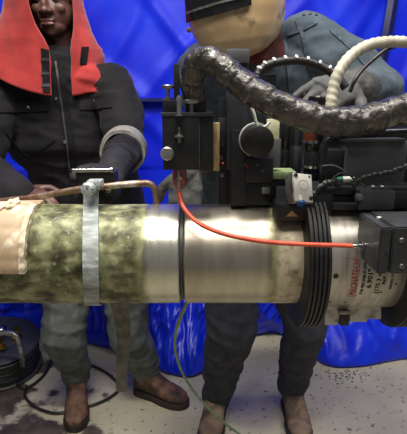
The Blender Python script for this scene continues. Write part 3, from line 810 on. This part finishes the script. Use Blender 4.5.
# spiral-wrapped and plain leads on the carriage
def spiral_r(r0, a, pitch):
    return lambda L, an, t: r0 + a*(1 if sin(2*pi*L/pitch + an) > 0 else 0)
bm = bmesh.new()
tube(bm, [W(x, y, .70 + .0*i) for i, (x, y) in enumerate(((304, 209), (311, 202), (316, 192), (324, 185), (333, 182), (341, 184)))], .006, 14, 14, rf=spiral_r(.0052, .0016, .012))
tag(finish('spiral_cable', bm, M['cable'], None, True, 30), 'short black spiral wrapped cable curving up beside the silver box', 'cable')
bm = bmesh.new()
tube(bm, [W(x, y, .69) for x, y in ((352, 186), (360, 179), (372, 175), (390, 171.5), (407, 166), (440, 160))], .004, 14, 18, rf=spiral_r(.0036, .0016, .016))
tag(finish('spiral_cable', bm, M['cable'], None, True, 30), 'black spiral wrapped cable crossing in front of the charcoal case', 'cable')
bm = bmesh.new(); tube(bm, [W(x, y, .70) for x, y in ((322, 166), (335, 166), (348, 174), (356, 181), (366, 187))], .0014, 8)
tag(finish('thin_wire', bm, M['grey_case'], None, True, 0), 'thin grey wire drooping across the carriage behind the plugs', 'wire')
bm = bmesh.new(); tube(bm, [W(x, y, .695) for x, y in ((333, 178), (340, 173.5), (348, 174), (355, 180))], .0014, 8)
tag(finish('thin_wire', bm, M['cable'], None, True, 0), 'thin black wire arched over the green and white plug', 'wire')

# ------------------------------------------------------------------ big wrapped hose bundle and other hoses
def wrapr(L, an, t):
    base = .0188 + .0035*t
    s = L/.034 + an/(2*pi)*.35
    f = s - math.floor(s)
    return base + .0026*(f**1.5) - .0012 + .0022*noise.noise(Vector((L*70, cos(an)*2, sin(an)*2))) + .0012*noise.noise(Vector((L*160, cos(an)*5, sin(an)*5)))
bm = bmesh.new()
hq = [(195, 100, .742), (193, 86, .735), (194, 72, .722), (201, 60, .708), (213, 62, .696), (229, 74, .686), (248, 88.5, .676), (268, 100.5, .67), (292, 111, .668), (318, 119.5, .668), (345, 122, .672), (372, 118, .68), (398, 110.5, .69), (440, 98, .71)]
tube(bm, [W(*q) for q in hq], .022, 28, 16, rf=wrapr)
tag(finish('wrapped_hose', bm, M['wrap'], None, True, 0), 'thick dark hose bundle in shiny wrapped film looping over the machine', 'hose')
bm = bmesh.new()
tube(bm, [W(*q) for q in ((332, 128, .735), (331, 108, .735), (333, 90, .74), (339, 72, .745), (351, 56, .755), (368, 45.5, .765), (388, 42, .775), (410, 43, .785), (450, 52, .8))], .0090, 16, 10, rf=lambda L, a, t: .0090 + .0007*sin(L/.011*2*pi + a))
tag(finish('beige_hose', bm, M['beige'], None, True, 0), 'smooth beige hose arching up in front of the denim sleeve', 'hose')
bm = bmesh.new(); tube(bm, [W(*q) for q in ((350, 92, .80), (355, 80, .80), (363, 69, .81), (374, 59, .82), (386, 50, .82), (396, 46, .81))], .0034, 10)
tag(finish('thin_cable', bm, M['cable'], None, True, 0), 'thin black cable rising to meet the beige hose', 'cable')
sc = thing('dotted_cable', 'black corrugated cable with white gaps lying on the denim chest', 'cable', W(300, 66, .86))
cpath = [(256, 82, .84), (259, 72, .845), (268, 65, .85), (285, 61, .855), (303, 61, .86), (322, 67, .86), (336, 76, .855), (346, 88, .85)]
bm = bmesh.new(); q = tube(bm, [W(*c_) for c_ in cpath], .0078, 14, 10, rf=lambda L, a, t: .0078 + .0006*sin(L/.006*2*pi)); finish('sheath', bm, M['cable'], sc, True, 0)
for i in range(12, len(q)-8, 6):
    t = (q[i+1]-q[i-1]).normalized(); up_ = (Vector((0, -.55, .85)) - t*t.dot(Vector((0, -.55, .85)))).normalized()
    p = q[i] + up_*.0076; bm = bmesh.new(); M3 = Matrix((t, t.cross(up_), up_)).transposed()
    ell(bm, p, (.0030, .0058, .0022), 10, 6, M3); finish('white_gap', bm, M['white'], sc)
part_box('clip_block', (262, 74, 276, 96), .86, .03, M['black'], sc, .003)

# thin green hose falling from the joint to the floor
bm = bmesh.new()
tube(bm, [W(188, 300, .80), W(182, 314, .90), W(176, 332, 1.02), W(175.5, 352, 1.14), W(184, 376, 1.26), W(200, 399, 1.36), W(221, 420, 1.43), W(244, 437, 1.49), WF(270, 452, .006), WF(320, 470, .006)], .0042, 10, 10)
tag(finish('green_hose', bm, M['green_hose'], None, True, 0), 'thin green hose hanging below the groove and trailing to the floor', 'hose')

# ------------------------------------------------------------------ cable reel and floor cables
rc = WF(-2, 362); rc.y = 2.08; rc.x = W(-2, 345, 2.08).x
cr = thing('cable_reel', 'black cable reel with grey tube handle and brass fittings beside the boot', 'cable reel', rc)
RR = .205
def disc(z0, z1, r, nm, m):
    bm = bmesh.new(); lathe(bm, rc + Vector((0, 0, z0)), (.10, -.12, 1), [(0, r*.3), (0, r-.004), (.003, r), (z1-z0-.003, r), (z1-z0, r-.004), (z1-z0, r*.3)], 48); return finish(nm, bm, m, cr)
disc(.03, .045, RR, 'flange', M['dark']); disc(.165, .18, RR, 'flange', M['dark'])
bm = bmesh.new()
axr = Vector((.10, -.12, 1)).normalized(); a_, b_ = frame_of(axr)
pts = []
for k in range(9*40):
    an = 2*pi*k/40; z = .052 + .0125*k/40; r_ = RR - .022 + .006*noise.noise(Vector((k*.13, 0, 0)))
    pts.append(rc + axr*z + (a_*cos(an)+b_*sin(an))*r_)
tube(bm, pts, .0075, 7, 1, False); finish('wound_cable', bm, M['cable'], cr, True, 0)
bm = bmesh.new(); lathe(bm, rc + axr*.02, axr, [(0, .02), (0, RR-.035), (.155, RR-.035), (.155, .02)], 32); finish('drum', bm, M['black'], cr)
bm = bmesh.new()
tube(bm, [W(-40, 336, 1.9), W(-10, 334, 1.88), W(8, 333, 1.87), W(16, 336, 1.865), W(20, 345, 1.865), W(22, 357, 1.87), WF(23, 372, .012)], .012, 12); finish('handle', bm, M['steel_dull'], cr, True, 0)
top = rc + axr*.18
def fitting(dx, dy, s, ax=(0, 0, 1)):
    bm = bmesh.new(); lathe(bm, top + Vector((dx, dy, .002)), ax, [(0, .016*s), (.012*s, .016*s), (.013*s, .010*s), (.03*s, .010*s), (.031*s, .014*s), (.04*s, .014*s), (.041*s, .006*s)], 6); finish('brass_fitting', bm, M['brass'], cr)
fitting(.0, .0, 1.3); fitting(.06, .03, 1.1, (.8, -.2, .3)); fitting(-.04, -.04, 1.2, (-.6, -.4, .4)); fitting(.03, -.05, 1.1, (.5, -.5, .2)); fitting(.06, .08, 1.1); fitting(-.02, .07, 1.1, (.3, .2, .8))
bm = bmesh.new(); ell(bm, top + Vector((.02, .0, .06)), (.02, .02, .02), 16, 10); finish('valve_ball', bm, M['chrome'], cr)
def floor_cable(px, lab, r=.007):
    bm = bmesh.new(); tube(bm, [WF(x, y, r+.002) for x, y in px], r, 8, 10)
    return tag(finish('floor_cable', bm, M['cable'], None, True, 0), lab, 'cable')
floor_cable([(52, 356), (46, 372), (34, 384), (22, 388), (14, 380), (16, 366), (24, 356)], 'black cable looped on the floor beside the reel')
floor_cable([(27, 386), (25, 396), (34, 406), (48, 412), (60, 413), (74, 410), (96, 404), (112, 396), (119, 388), (113, 378), (98, 368), (80, 362)], 'long black cable trailing on the floor behind the upright brown boot')

# ------------------------------------------------------------------ people
def hand(bm, wrist, d, n, side, curl=.5, s=1.0, add=0.0, spread=.06, thumb_out=.7):
    d = Vector(d).normalized(); n = Vector(n); n = (n - d*n.dot(d)).normalized(); t = d.cross(n)*side   # t points to the thumb side
    w = Vector(wrist)
    loft(bm, [ering(w + d*x*s, t*(hw*s+add), n*(th*s+add), 20, 2.6) for x, hw, th in ((-.01, .026, .021), (.015, .032, .019), (.05, .041, .017), (.085, .041, .015), (.097, .037, .012))])
    for k, (off, ln, rr) in enumerate(((.031, .072, .0088), (.0105, .080, .0092), (-.0105, .075, .0088), (-.031, .058, .0078))):
        p = w + d*.088*s + t*off*s; pts = [(p - d*.02*s, rr*s+add)]; ang = curl*.35
        dd = (d + t*off/.031*spread).normalized()
        pts.append((p, rr*s+add))
        for i, fr in enumerate((.44, .32, .24)):
            ang += curl*(.55 if i else .5)
            v = dd*cos(ang) - n*sin(ang); p = p + v*ln*fr*s; pts.append((p, (rr-.0007*(i+1))*s+add))
        limb(bm, pts, 10)
    p = w + d*.028*s + t*.034*s
    v1 = (d*.62 + t*thumb_out - n*.3*curl).normalized(); v2 = (d*.85 + t*.25 - n*.6*curl).normalized()
    limb(bm, [(w + d*.02*s + t*.018*s, .014*s+add), (p + v1*.012*s, .0125*s+add), (p + v1*.042*s, .0105*s+add), (p + v1*.042*s + v2*.03*s, .0085*s+add)], 10)

def boot(parent, heel, toe, m, lab=None, h=.17, w=1.0):
    heel = Vector(heel); toe = Vector(toe); f = (toe-heel); f.z = 0; L = f.length; f.normalize(); s = Vector((0, 0, 1)).cross(f)
    bm = bmesh.new()
    secs = [(.0, .026, .05, .085), (.04, .036, .055, .15), (.15, .042, .065, .17), (.30, .043, .06, .165), (.45, .045, .05, .115), (.62, .050, .042, .085), (.80, .050, .036, .07), (.93, .038, .031, .06), (1.0, .018, .026, .045)]
    rings = []
    for t, hw, zc, top_ in secs:
        c = heel + f*(t*L); z0 = .022
        ring = []
        for j in range(24):
            a = 2*pi*j/24; x = cos(a); z = sin(a)
            x = math.copysign(abs(x)**.8, x)
            zz = z0 + (top_-z0)*(.5+.5*math.copysign(abs(z)**.75, z))
            ring.append(c + s*x*hw*w + Vector((0, 0, zz)))
        rings.append(ring)
    loft(bm, rings)
    c = heel + f*(.2*L)
    loft(bm, [ering(c + Vector((0, 0, z)) - f*.004, f*rx, s*ry, 24) for z, rx, ry in ((.08, .052, .044), (.14, .054, .046), (h+.03, .058, .052))])
    o = blob('boot', bm, m, parent, .005, 3, lambda p: .003*N(p, (24, 24, 34)) + .0015*N(p, (60, 60, 70)))
    if lab: o['label'] = lab
    bm = bmesh.new(); outl = []
    for t, hw in ((-.02, .012), (.0, .032), (.08, .041), (.25, .043), (.4, .043), (.6, .054), (.8, .055), (.93, .044), (1.0, .026), (1.03, .008)):
        outl.append((t*L, hw*w))
    ol = outl + [(x, -y) for x, y in reversed(outl)]
    loft(bm, [[heel + f*x + s*y*k + Vector((0, 0, z)) for x, y in ol] for z, k in ((.001, .97), (.006, 1), (.026, 1), (.03, .96))])
    so = finish('sole', bm, M['sole'], o); return o

def head_bm(bm, c, f, up, s=1.0):
    """c = centre of the skull, f = facing, up"""
    f = Vector(f).normalized(); up = Vector(up); up = (up - f*up.dot(f)).normalized(); r = f.cross(up)
    B = Matrix((r, f, up)).transposed()
    def E(x, y, z, rx, ry, rz): ell(bm, Vector(c) + B @ Vector((x, y, z))*s, (rx*s, ry*s, rz*s), 24, 16, B)
    E(0, -.01, .03, .077, .096, .088); E(0, .015, -.04, .066, .078, .07); E(0, .045, -.085, .045, .044, .032)     # skull, face, jaw
    E(0, .062, -.102, .024, .024, .016)                                                                            # chin
    E(0, .098, -.022, .011, .018, .028); E(0, .108, -.036, .014, .013, .011); E(.015, .098, -.038, .010, .011, .009); E(-.015, .098, -.038, .010, .011, .009)   # nose
    E(0, .090, -.064, .026, .011, .0065); E(0, .088, -.077, .023, .011, .0075)                                     # lips
    E(.036, .070, -.028, .024, .016, .018); E(-.036, .070, -.028, .024, .016, .018)                                # cheeks
    E(.03, .080, .022, .026, .012, .010); E(-.03, .080, .022, .026, .012, .010)                                    # brows
    for k in (-1, 1): E(k*.076, -.005, -.01, .010, .020, .032)
    return B
def eyes(parent, c, B, s=1.0):
    for k in (-1, 1):
        p = Vector(c) + B @ Vector((k*.031, .074, .002))*s
        bm = bmesh.new(); ell(bm, p, (.012, .012, .0085), 14, 10); e = finish('eye', bm, M['eye_white'], parent)
        bm = bmesh.new(); ell(bm, p + B @ Vector((0, .0085, -.001)), (.0056, .0045, .0056), 12, 8, B); finish('iris', bm, M['iris'], e)
        bm = bmesh.new(); ell(bm, p + B @ Vector((0, -.0005, .0042)), (.0150, .0140, .0062), 14, 8, B); finish('eyelid', bm, M['skin'], e)

# ---- worker in the red hood -------------------------------------------------
p1 = thing('person', 'worker in a red hood, black jacket and grey-green trousers behind the mossy pipe', 'person', (-.43, 1.80, 0))
hc = W(54.5, 1, 1.70); face_f = Vector((-.05, -1, -.12))
sR = W(2, 84, 1.74); sL = W(119, 84, 1.74)
eR = W(-24, 168, 1.50); eL = W(126, 146, 1.52)
wR = W(15, 195, 1.09); wL = W(112, 172, 1.16)
pel = Vector((-.46, 1.84, .98)); chest = W(62, 120, 1.78); nk = W(60, 52, 1.74)
hA = WF(80, 404); hB = WF(138, 393)          # heels
toeA = WF(76, 432); hA = toeA + Vector((-.06, .27, 0)); toeB = WF(187, 407); hB = WF(137, 391)
anA = hA + (toeA-hA)*.2 + Vector((0, 0, .14)); anB = hB + (toeB-hB)*.2 + Vector((0, 0, .14))
kA = W(64, 335, 1.74); kB = W(130, 335, 1.80)
hipA = Vector((-.555, 1.82, .90)); hipB = Vector((-.37, 1.84, .90))
bm = bmesh.new()
B1 = head_bm(bm, hc, face_f, (0, .1, 1), 1.0)
limb(bm, [(hc + Vector((0, .02, -.05)), .055), (nk, .056)])
loft(bm, [ering(c_, (rx, 0, 0), (0, ry, 0), 24) for c_, rx, ry in ((nk + Vector((0, 0, .01)), .06, .055), (nk + Vector((0, .01, -.05)), .15, .075), (chest, .165, .10), (chest.lerp(pel, .6), .14, .10), (pel, .16, .11), (pel + Vector((0, 0, -.1)), .15, .11))])
for s_, e_, w_ in ((sR, eR, wR), (sL, eL, wL)):
    limb(bm, [(s_, .055), (e_, .038), (w_, .026)])
for h_, k_, a_2 in ((hipA, kA, anA), (hipB, kB, anB)):
    limb(bm, [(h_, .08), (k_, .052), (a_2, .034)])
for a_2, he_, to_ in ((anA, hA, toeA), (anB, hB, toeB)):
    limb(bm, [(a_2, .034), (he_.lerp(to_, .22) + Vector((0, 0, .07)), .030), (he_.lerp(to_, .72) + Vector((0, 0, .046)), .018)])
hand(bm, wR, (W(42, 203, 1.01)-wR), (0, -.5, .9), -1, .75, 1.0)
hand(bm, wL, (W(100, 181, 1.05)-wL), (.3, -.5, .9), 1, .8, .95, 0)
body1 = blob('body', bm, M['skin'], p1, .0045, 3)
eyes(p1, hc, B1)
# lips
bb = bvh_of(body1)
bm = bmesh.new()
for z, rz in ((-.065, .0052), (-.077, .0066)):
    ell(bm, hc + B1 @ Vector((0, .094, z)), (.025, .0085, rz), 18, 10, B1)
blob('lips', bm, M['lips'], p1, .0025, 2)
# trousers
def fold(p, o, a=.012):
    return a*.7*N(p, (7, 7, 11), o) + a*.75*(ridge((p[0]*1+p[2]*.35, p[1], p[2]), (7, 7, 17), o+4)-.6) + .002*N(p, (40, 40, 55), o)
bm = bmesh.new()
loft(bm, [ering(c_, (rx, 0, 0), (0, ry, 0), 28) for c_, rx, ry in ((pel + Vector((0, 0, .06)), .175, .125), (pel + Vector((0, 0, -.05)), .19, .14), (pel + Vector((0, 0, -.16)), .18, .13))])
limb(bm, [(hipA, .105), (kA, .094), (kA.lerp(anA, .55), .078), (anA + Vector((0, 0, .0)), .066)]); limb(bm, [(hipB, .105), (kB, .094), (kB.lerp(anB, .55), .078), (anB + Vector((0, 0, .0)), .068)])
tr1 = blob('trousers', bm, M['trouser'], p1, .008, 3, lambda p: fold(p, 3.0))
boot(p1, hA, toeA, M['boot']); boot(p1, hB, toeB, M['boot'])
# jacket
bm = bmesh.new()
loft(bm, [ering(c_, (rx, 0, 0), (0, ry, 0), 32, 2.3) for c_, rx, ry in (
    (nk + Vector((0, 0, .015)), .075, .075), (nk + Vector((0, .0, -.035)), .13, .10), (nk + Vector((0, .01, -.09)), .205, .125), (chest + Vector((0, 0, .05)), .225, .150), (chest + Vector((.005, 0, -.1)), .225, .155),
    (chest.lerp(pel, .7), .215, .155), (pel + Vector((0, 0, -.10)), .225, .165))])
limb(bm, [(sR + Vector((.03, 0, -.01)), .085), (sR.lerp(eR, .5), .084), (eR, .078), (eR.lerp(wR, .5), .064), (eR.lerp(wR, 1.08), .044)])
limb(bm, [(sL + Vector((-.03, 0, -.01)), .085), (sL.lerp(eL, .5), .080), (eL, .068), (eL.lerp(wL, .45), .058), (eL.lerp(wL, .62), .052)])
jk1 = blob('jacket', bm, M['black_cloth'], p1, .007, 4, lambda p: fold(p, 11.0, .010))
jb1 = bvh_of(jk1)
ribbon('zip_placket', jb1, [(58, 58), (61, 80), (65, 110), (70, 145), (73, 175), (75, 205)], .035, M['black_trim'], jk1, .004)
ribbon('zip_teeth', jb1, [(56, 62), (60, 90), (64, 120), (68, 150), (71, 180)], .006, M['dark'], jk1, .007)
patch('pocket_flap', jb1, [(-6, 102), (50, 101), (49, 111), (-6, 113)], M['black_cloth'], jk1, .005)
patch('pocket_flap', jb1, [(79, 100), (112, 97), (113, 108), (80, 110)], M['black_cloth'], jk1, .005)
ribbon('pocket_seam', jb1, [(5, 133), (18, 147), (30, 157), (42, 149), (55, 140)], .006, M['black_trim'], jk1, .003)
for x, y in ((28.5, 107), (56, 99), (95, 101), (65, 142)):
    stud('snap_button', jb1, x, y, .006, M['chrome'], jk1, .008)
# reflective band round the left forearm sleeve
def sleeve_band(parent, p, q, r0, r1, t0, t1, m, nm):
    bm = bmesh.new(); ax = (q-p)
    lathe(bm, p, ax, [(ax.length*t0, r0-.006), (ax.length*t0, r0+.004), (ax.length*(t0+t1)/2, (r0+r1)/2+.006), (ax.length*t1, r1+.004), (ax.length*t1, r1-.006)], 36, caps=False)
    bmesh.ops.subdivide_edges(bm, edges=bm.edges[:], cuts=2, use_grid_fill=True)
    for v in bm.verts: v.co += Vector((1, 1, 1))*.002*N(v.co, (30, 30, 30))
    return finish(nm, bm, m, parent, True, 50)
sleeve_band(jk1, eL, wL, .070, .066, .10, .30, M['reflect'], 'reflective_band')
# black glove on the hand that holds the block
bm = bmesh.new()
limb(bm, [(eL.lerp(wL, .42), .052), (wL, .040)])
hand(bm, wL, (W(100, 181, 1.05)-wL), (.3, -.5, .9), 1, .8, .95, .006)
blob('glove', bm, M['glove_black'], p1, .004, 3, lambda p: .002*N(p, (50, 50, 50)))
# red hood and shoulder cape, open at the front
hd = bmesh.new()
lev = [  # centre x pixel, pixel y, Y, rx, ry, opening half angle (deg), shift of the opening (deg)
    (48, -38, 1.72, .02, .02, 0, 0), (48, -36, 1.72, .07, .08, 3, 20), (47, -29, 1.72, .105, .125, 16, 28), (46, -15, 1.72, .126, .145, 32, 30),
    (45, 0, 1.72, .130, .150, 35, 30), (46, 15, 1.725, .138, .150, 32, 30), (46, 30, 1.735, .158, .155, 25, 30), (46, 44, 1.745, .188, .165, 15, 29), (47, 54, 1.755, .205, .172, 10.5, 28),
    (48, 66, 1.765, .215, .182, 9.5, 28), (48, 80, 1.775, .220, .194, 9, 28), (49, 97, 1.775, .225, .202, 9, 28)]
levs = []
for i in range(len(lev)-1):
    for k in range(8):
        t = k/8; levs.append([lev[i][m_]*(1-t) + lev[i+1][m_]*t for m_ in range(7)])
levs.append(list(lev[-1]))
n = 220; g = []
for li, (x, y, Y, rx, ry, op, sh) in enumerate(levs):
    c_ = W(x, y, Y); row = []
    for j in range(n+1):
        a = radians(-90 + sh) + radians(op) + (2*pi - 2*radians(op))*j/n
        rr = 1.0
        zoff = 0
        if li > 56:   # the hem dips at front, rises over the arms
            k = (li-56)/(len(levs)-57); zoff = .085*k*(abs(cos(a - radians(sh)))**2.2)
        p = c_ + Vector((cos(a)*rx*rr, sin(a)*ry*rr, zoff))
        am = .010 if li > 8 else .003
        p += Vector((cos(a), sin(a), 0))*(am*N(p, (9, 9, 5), 2) + am*.5*N(p, (22, 22, 12), 6))
        if li > 40 and sin(a) < -.34:
            rad = Vector((cos(a), sin(a), 0)); h_ = jb1.ray_cast(Vector((c_.x, c_.y, p.z)) + rad*.6, -rad)
            if h_[0] is not None:
                need = (h_[0] - Vector((c_.x, c_.y, p.z))).dot(rad) + .012 - (p - Vector((c_.x, c_.y, p.z))).dot(rad)
                if need > 0: p += rad*min(need, .12)*(lambda q: q*q*(3-2*q))(min(1, (-sin(a)-.34)/.16))
        row.append(hd.verts.new(p))
    g.append(row)
for i in range(len(g)-1):
    for j in range(n): hd.faces.new((g[i][j], g[i][j+1], g[i+1][j+1], g[i+1][j]))
hood = finish('hood', hd, M['red_cloth'], p1, True, 0)
so = hood.modifiers.new('thickness', 'SOLIDIFY'); so.thickness = .006; so.offset = -1
hb_ = bvh_of(hood)
patch('closure_strip', hb_, [(41, 48), (49, 50), (50.5, 93), (43, 92)], M['black_trim'], hood, .004, 5, 12, 1.6)
patch('closure_strip', hb_, [(81.5, 47), (88.5, 47), (86, 65), (79.5, 64)], M['black_trim'], hood, .004, 5, 8, 1.6)
for x0, x1, y in ((41, 49, 60), (41.5, 49.5, 74), (42, 50, 86)):
    patch('strip_rib', hb_, [(x0, y-2), (x1, y-2), (x1, y+1), (x0, y+1)], M['dark'], hood, .0055, 4, 2, 1.6)

# ---- worker in denim with the welding hood ----------------------------------
p2 = thing('person', 'worker in denim jacket and tan welding hood leaning over the machine', 'person', (.21, 1.66, 0))
C2 = W(233.5, 0, 1.20)
pel2 = Vector((.19, 1.66, .95)); ch2 = W(258, 105, 1.42); nk2 = W(250, 48, 1.31)
s2L = W(316, 42, 1.36); s2R = W(196, 66, 1.40)
e2L = W(379, 97, 1.24); w2L = W(352, 87, 1.05)
e2R = W(216, 135, 1.36); w2R = W(188, 168, 1.22)
toeC = WF(303, 446); heC = toeC + Vector((-.01, .275, 0)); toeD = WF(208, 449); heD = toeD + Vector((.05, .27, 0))
anC = heC.lerp(toeC, .2) + Vector((0, 0, .14)); anD = heD.lerp(toeD, .2) + Vector((0, 0, .14))
hpC = Vector((.30, 1.64, .86)); hpD = Vector((.105, 1.64, .86))
kC = W(305, 325, 1.62); kD = W(232, 330, 1.58)
bm = bmesh.new()
hf = Vector((-.34, -.94, -.12))
head_bm(bm, C2 + Vector((.02, .05, .01)), hf, (0, 0, 1), .95)
limb(bm, [(C2 + Vector((.03, .06, -.05)), .055), (nk2, .055)])
loft(bm, [ering(c_, (rx, 0, 0), (0, ry, 0), 24) for c_, rx, ry in ((nk2, .06, .055), (nk2 + Vector((0, .04, -.07)), .12, .07), (ch2, .155, .10), (ch2.lerp(pel2, .6), .14, .10), (pel2, .15, .11), (pel2 + Vector((0, 0, -.1)), .14, .11))])
limb(bm, [(s2L + Vector((-.03, 0, -.02)), .042), (e2L, .034), (w2L, .026)]); limb(bm, [(s2R + Vector((.03, .01, -.04)), .040), (e2R, .034), (w2R, .026)])
for h_, k_, a_2, he_, to_ in ((hpC, kC, anC, heC, toeC), (hpD, kD, anD, heD, toeD)):
    limb(bm, [(h_, .08), (k_, .05), (a_2, .034), (he_.lerp(to_, .22) + Vector((0, 0, .07)), .030), (he_.lerp(to_, .72) + Vector((0, 0, .046)), .018)])
dL = W(305, 97, .93) - w2L; nL = Vector((-.1, -.75, .75))
dR = W(184, 205, 1.20) - w2R; nR = Vector((-.3, -.9, .1))
hand(bm, w2L, dL, nL, -1, .6, 1.0); hand(bm, w2R, dR, nR, 1, .5, .95)
blob('body', bm, M['skin2'], p2, .005, 3)
bm = bmesh.new()
loft(bm, [ering(c_, (rx, 0, 0), (0, ry, 0), 28) for c_, rx, ry in ((pel2 + Vector((0, 0, .08)), .165, .125), (pel2 + Vector((0, 0, -.05)), .18, .14), (pel2 + Vector((0, 0, -.16)), .17, .13))])
limb(bm, [(hpC, .10), (kC, .084), (kC.lerp(anC, .5), .076), (anC + Vector((0, 0, -.01)), .066)]); limb(bm, [(hpD, .105), (kD, .100), (kD.lerp(anD, .5), .084), (anD + Vector((0, 0, -.05)), .066)])
blob('trousers', bm, M['navy'], p2, .008, 3, lambda p: fold(p, 21.0, .011))
boot(p2, heC, toeC, M['boot2']); boot(p2, heD, toeD, M['boot2'])
bm = bmesh.new()
loft(bm, [ering(c_, (rx, 0, 0), (0, ry, 0), 32, 2.3) for c_, rx, ry in (
    (nk2 + Vector((0, .01, .01)), .085, .08), (nk2 + Vector((0, .03, -.02)), .16, .11), (nk2 + Vector((.0, .06, -.08)), .20, .14), (ch2 + Vector((0, 0, .0)), .205, .15), (ch2.lerp(pel2, .5), .195, .145), (pel2 + Vector((0, 0, .0)), .20, .155), (pel2 + Vector((0, 0, -.06)), .20, .155))])
limb(bm, [(s2L + Vector((-.03, 0, -.01)), .088), (s2L.lerp(e2L, .5), .082), (e2L, .066), (e2L.lerp(w2L, .7), .056)])
limb(bm, [(s2R + Vector((.02, 0, -.02)), .080), (s2R.lerp(e2R, .5), .070), (e2R, .06), (e2R.lerp(w2R, .75), .05)])
jk2 = blob('jacket', bm, M['denim'], p2, .007, 4, lambda p: fold(p, 31.0, .013))
jb2 = bvh_of(jk2)
ribbon('shoulder_seam', jb2, [(297, 20), (304, 40), (309, 62), (314, 84)], .010, M['denim_seam'], jk2, .004, 1.3)
ribbon('yoke_seam', jb2, [(288, 34), (300, 30), (316, 22)], .012, M['denim_seam'], jk2, .004, 1.3)
ribbon('sleeve_seam', jb2, [(330, 30), (350, 48), (368, 68), (380, 84)], .007, M['denim_seam'], jk2, .003, 1.3)
ribbon('placket', jb2, [(283, 42), (287, 60), (291, 90)], .016, M['denim_seam'], jk2, .004, 1.3)
for x, y in ((304, 15), (310, 14), (316, 15)):
    stud('rivet', jb2, x, y, .004, M['dark'], jk2, .004, 1.3)
ribbon('cuff', jb2, [(361, 76), (365, 88), (369, 100), (370, 112)], .014, M['denim_seam'], jk2, .005, 1.2)
bm = bmesh.new(); lathe(bm, nk2 + Vector((.0, -.03, -.035)), (.05, -.25, 1), [(0, .085), (.02, .09), (.06, .078), (.085, .07), (.085, .06)], 30); 
blob('neck_cloth', bm, M['maroon'], p2, .006, 3, lambda p: .008*N(p, (14, 14, 40), 3))
gv = []
for w_, d_, n_, sd, cu_, e_ in ((w2L, dL, nL, -1, .6, e2L), (w2R, dR, nR, 1, .5, e2R)):
    bm = bmesh.new()
    d1 = (Vector(w_)-e_).normalized()
    limb(bm, [(Vector(w_) - d1*.07, .056), (Vector(w_) - d1*.02, .045), (Vector(w_) + Vector(d_).normalized()*.01, .036)])
    hand(bm, w_, d_, n_, sd, cu_, 1.12, .0022, .22)
    gv.append(blob('glove', bm, M['glove'], p2, .003, 2, lambda p: .0022*N(p, (45, 45, 45)) + .001*N(p, (110, 110, 110))))
# the welding hood
yaw = math.atan2(-hf.x, -hf.y)
Rh = Matrix.Rotation(-yaw, 3, 'Z') @ Matrix.Rotation(radians(-6), 3, 'Y') @ Matrix.Rotation(radians(6), 3, 'X')
prof = [(-.138, .012, .02, -.02), (-.136, .030, .045, -.02), (-.130, .052, .075, -.018), (-.118, .074, .100, -.014), (-.098, .095, .122, -.008), (-.068, .112, .135, -.002), (-.03, .121, .138, 0), (.02, .124, .136, 0), (.08, .123, .135, 0), (.12, .116, .130, .004), (.15, .098, .112, .01), (.168, .07, .085, .015), (.178, .03, .04, .02)]
bm = bmesh.new(); g = []; n = 72
pp = []
for i in range(len(prof)-1):
    for k in range(5):
        t = k/5; pp.append([prof[i][m_]*(1-t)+prof[i+1][m_]*t for m_ in range(4)])
pp.append(list(prof[-1]))
for z, rx, ry, yo in pp:
    row = []
    for j in range(n+1):
        a = radians(-112 + 224*j/n)     # 0 = straight ahead
        x = sin(a)*rx; y = -math.copysign(abs(cos(a))**.92, cos(a))*ry + yo
        p = C2 + Rh @ Vector((x, y + .02, z)); p += (p-C2).normalized()*.0015*N(p, (18, 18, 18))
        row.append(bm.verts.new(p))
    g.append(row)
for i in range(len(g)-1):
    for j in range(n): bm.faces.new((g[i][j], g[i][j+1], g[i+1][j+1], g[i+1][j]))
hel = finish('welding_hood', bm, M['helmet'], p2, True, 0)
so = hel.modifiers.new('thickness', 'SOLIDIFY'); so.thickness = .004; so.offset = -1
bh = bvh_of(hel)
patch('lens_frame', bh, [(187, -28), (249, -44), (250, 5.5), (190, 22)], M['black_gloss'], hel, .010, 16, 14, 1.1)
patch('lens', bh, [(193, -22), (243, -36), (243.5, -2), (195.5, 10)], M['lens'], hel, .0115, 12, 8, 1.1)
bl = [(191, 12.5), (205, 8), (220, 3.5), (235, -.5), (246, -3)]
ribbon('lens_rim', bh, bl, .005, M['steel_dull'], hel, .0125, 1.1)
p, nn = hit(bh, 190, 26, 1.1)
stud('hinge_rivet', bh, 189, 30, .006, M['boot'], hel, .004, 1.1)

# ------------------------------------------------------------------ debris
def scatter(name, n, fn, m, lab, smin, smax, flat=.4):
    bm = bmesh.new()
    for _ in range(n):
        p = fn(); s = random.uniform(smin, smax)
        Mx = Matrix.Translation(p + Vector((0, 0, s*flat*.5))) @ Matrix.Rotation(random.uniform(0, 6), 4, 'Z') @ Matrix.Diagonal((s*random.uniform(.6, 1.6), s*random.uniform(.5, 1), s*flat, 1))
        bmesh.ops.create_icosphere(bm, subdivisions=1, radius=.5, matrix=Mx)
    return tag(finish(name, bm, m, None, False), lab, 'debris', kind='stuff')
scatter('debris_chips', 150, lambda: Vector((random.uniform(-.9, 1.1), random.uniform(1.45, 2.1), 0)), M['debris'], 'small dark chips strewn over the pale floor', .003, .010)
gc = WF(346, 376)
def shred():
    return gc + Vector((random.gauss(0, .06), random.gauss(0, .035), 0))
scatter('green_shreds', 90, shred, M['debris_green'], 'little heap of green shreds on the floor beside the tarpaulin', .005, .013, .3)
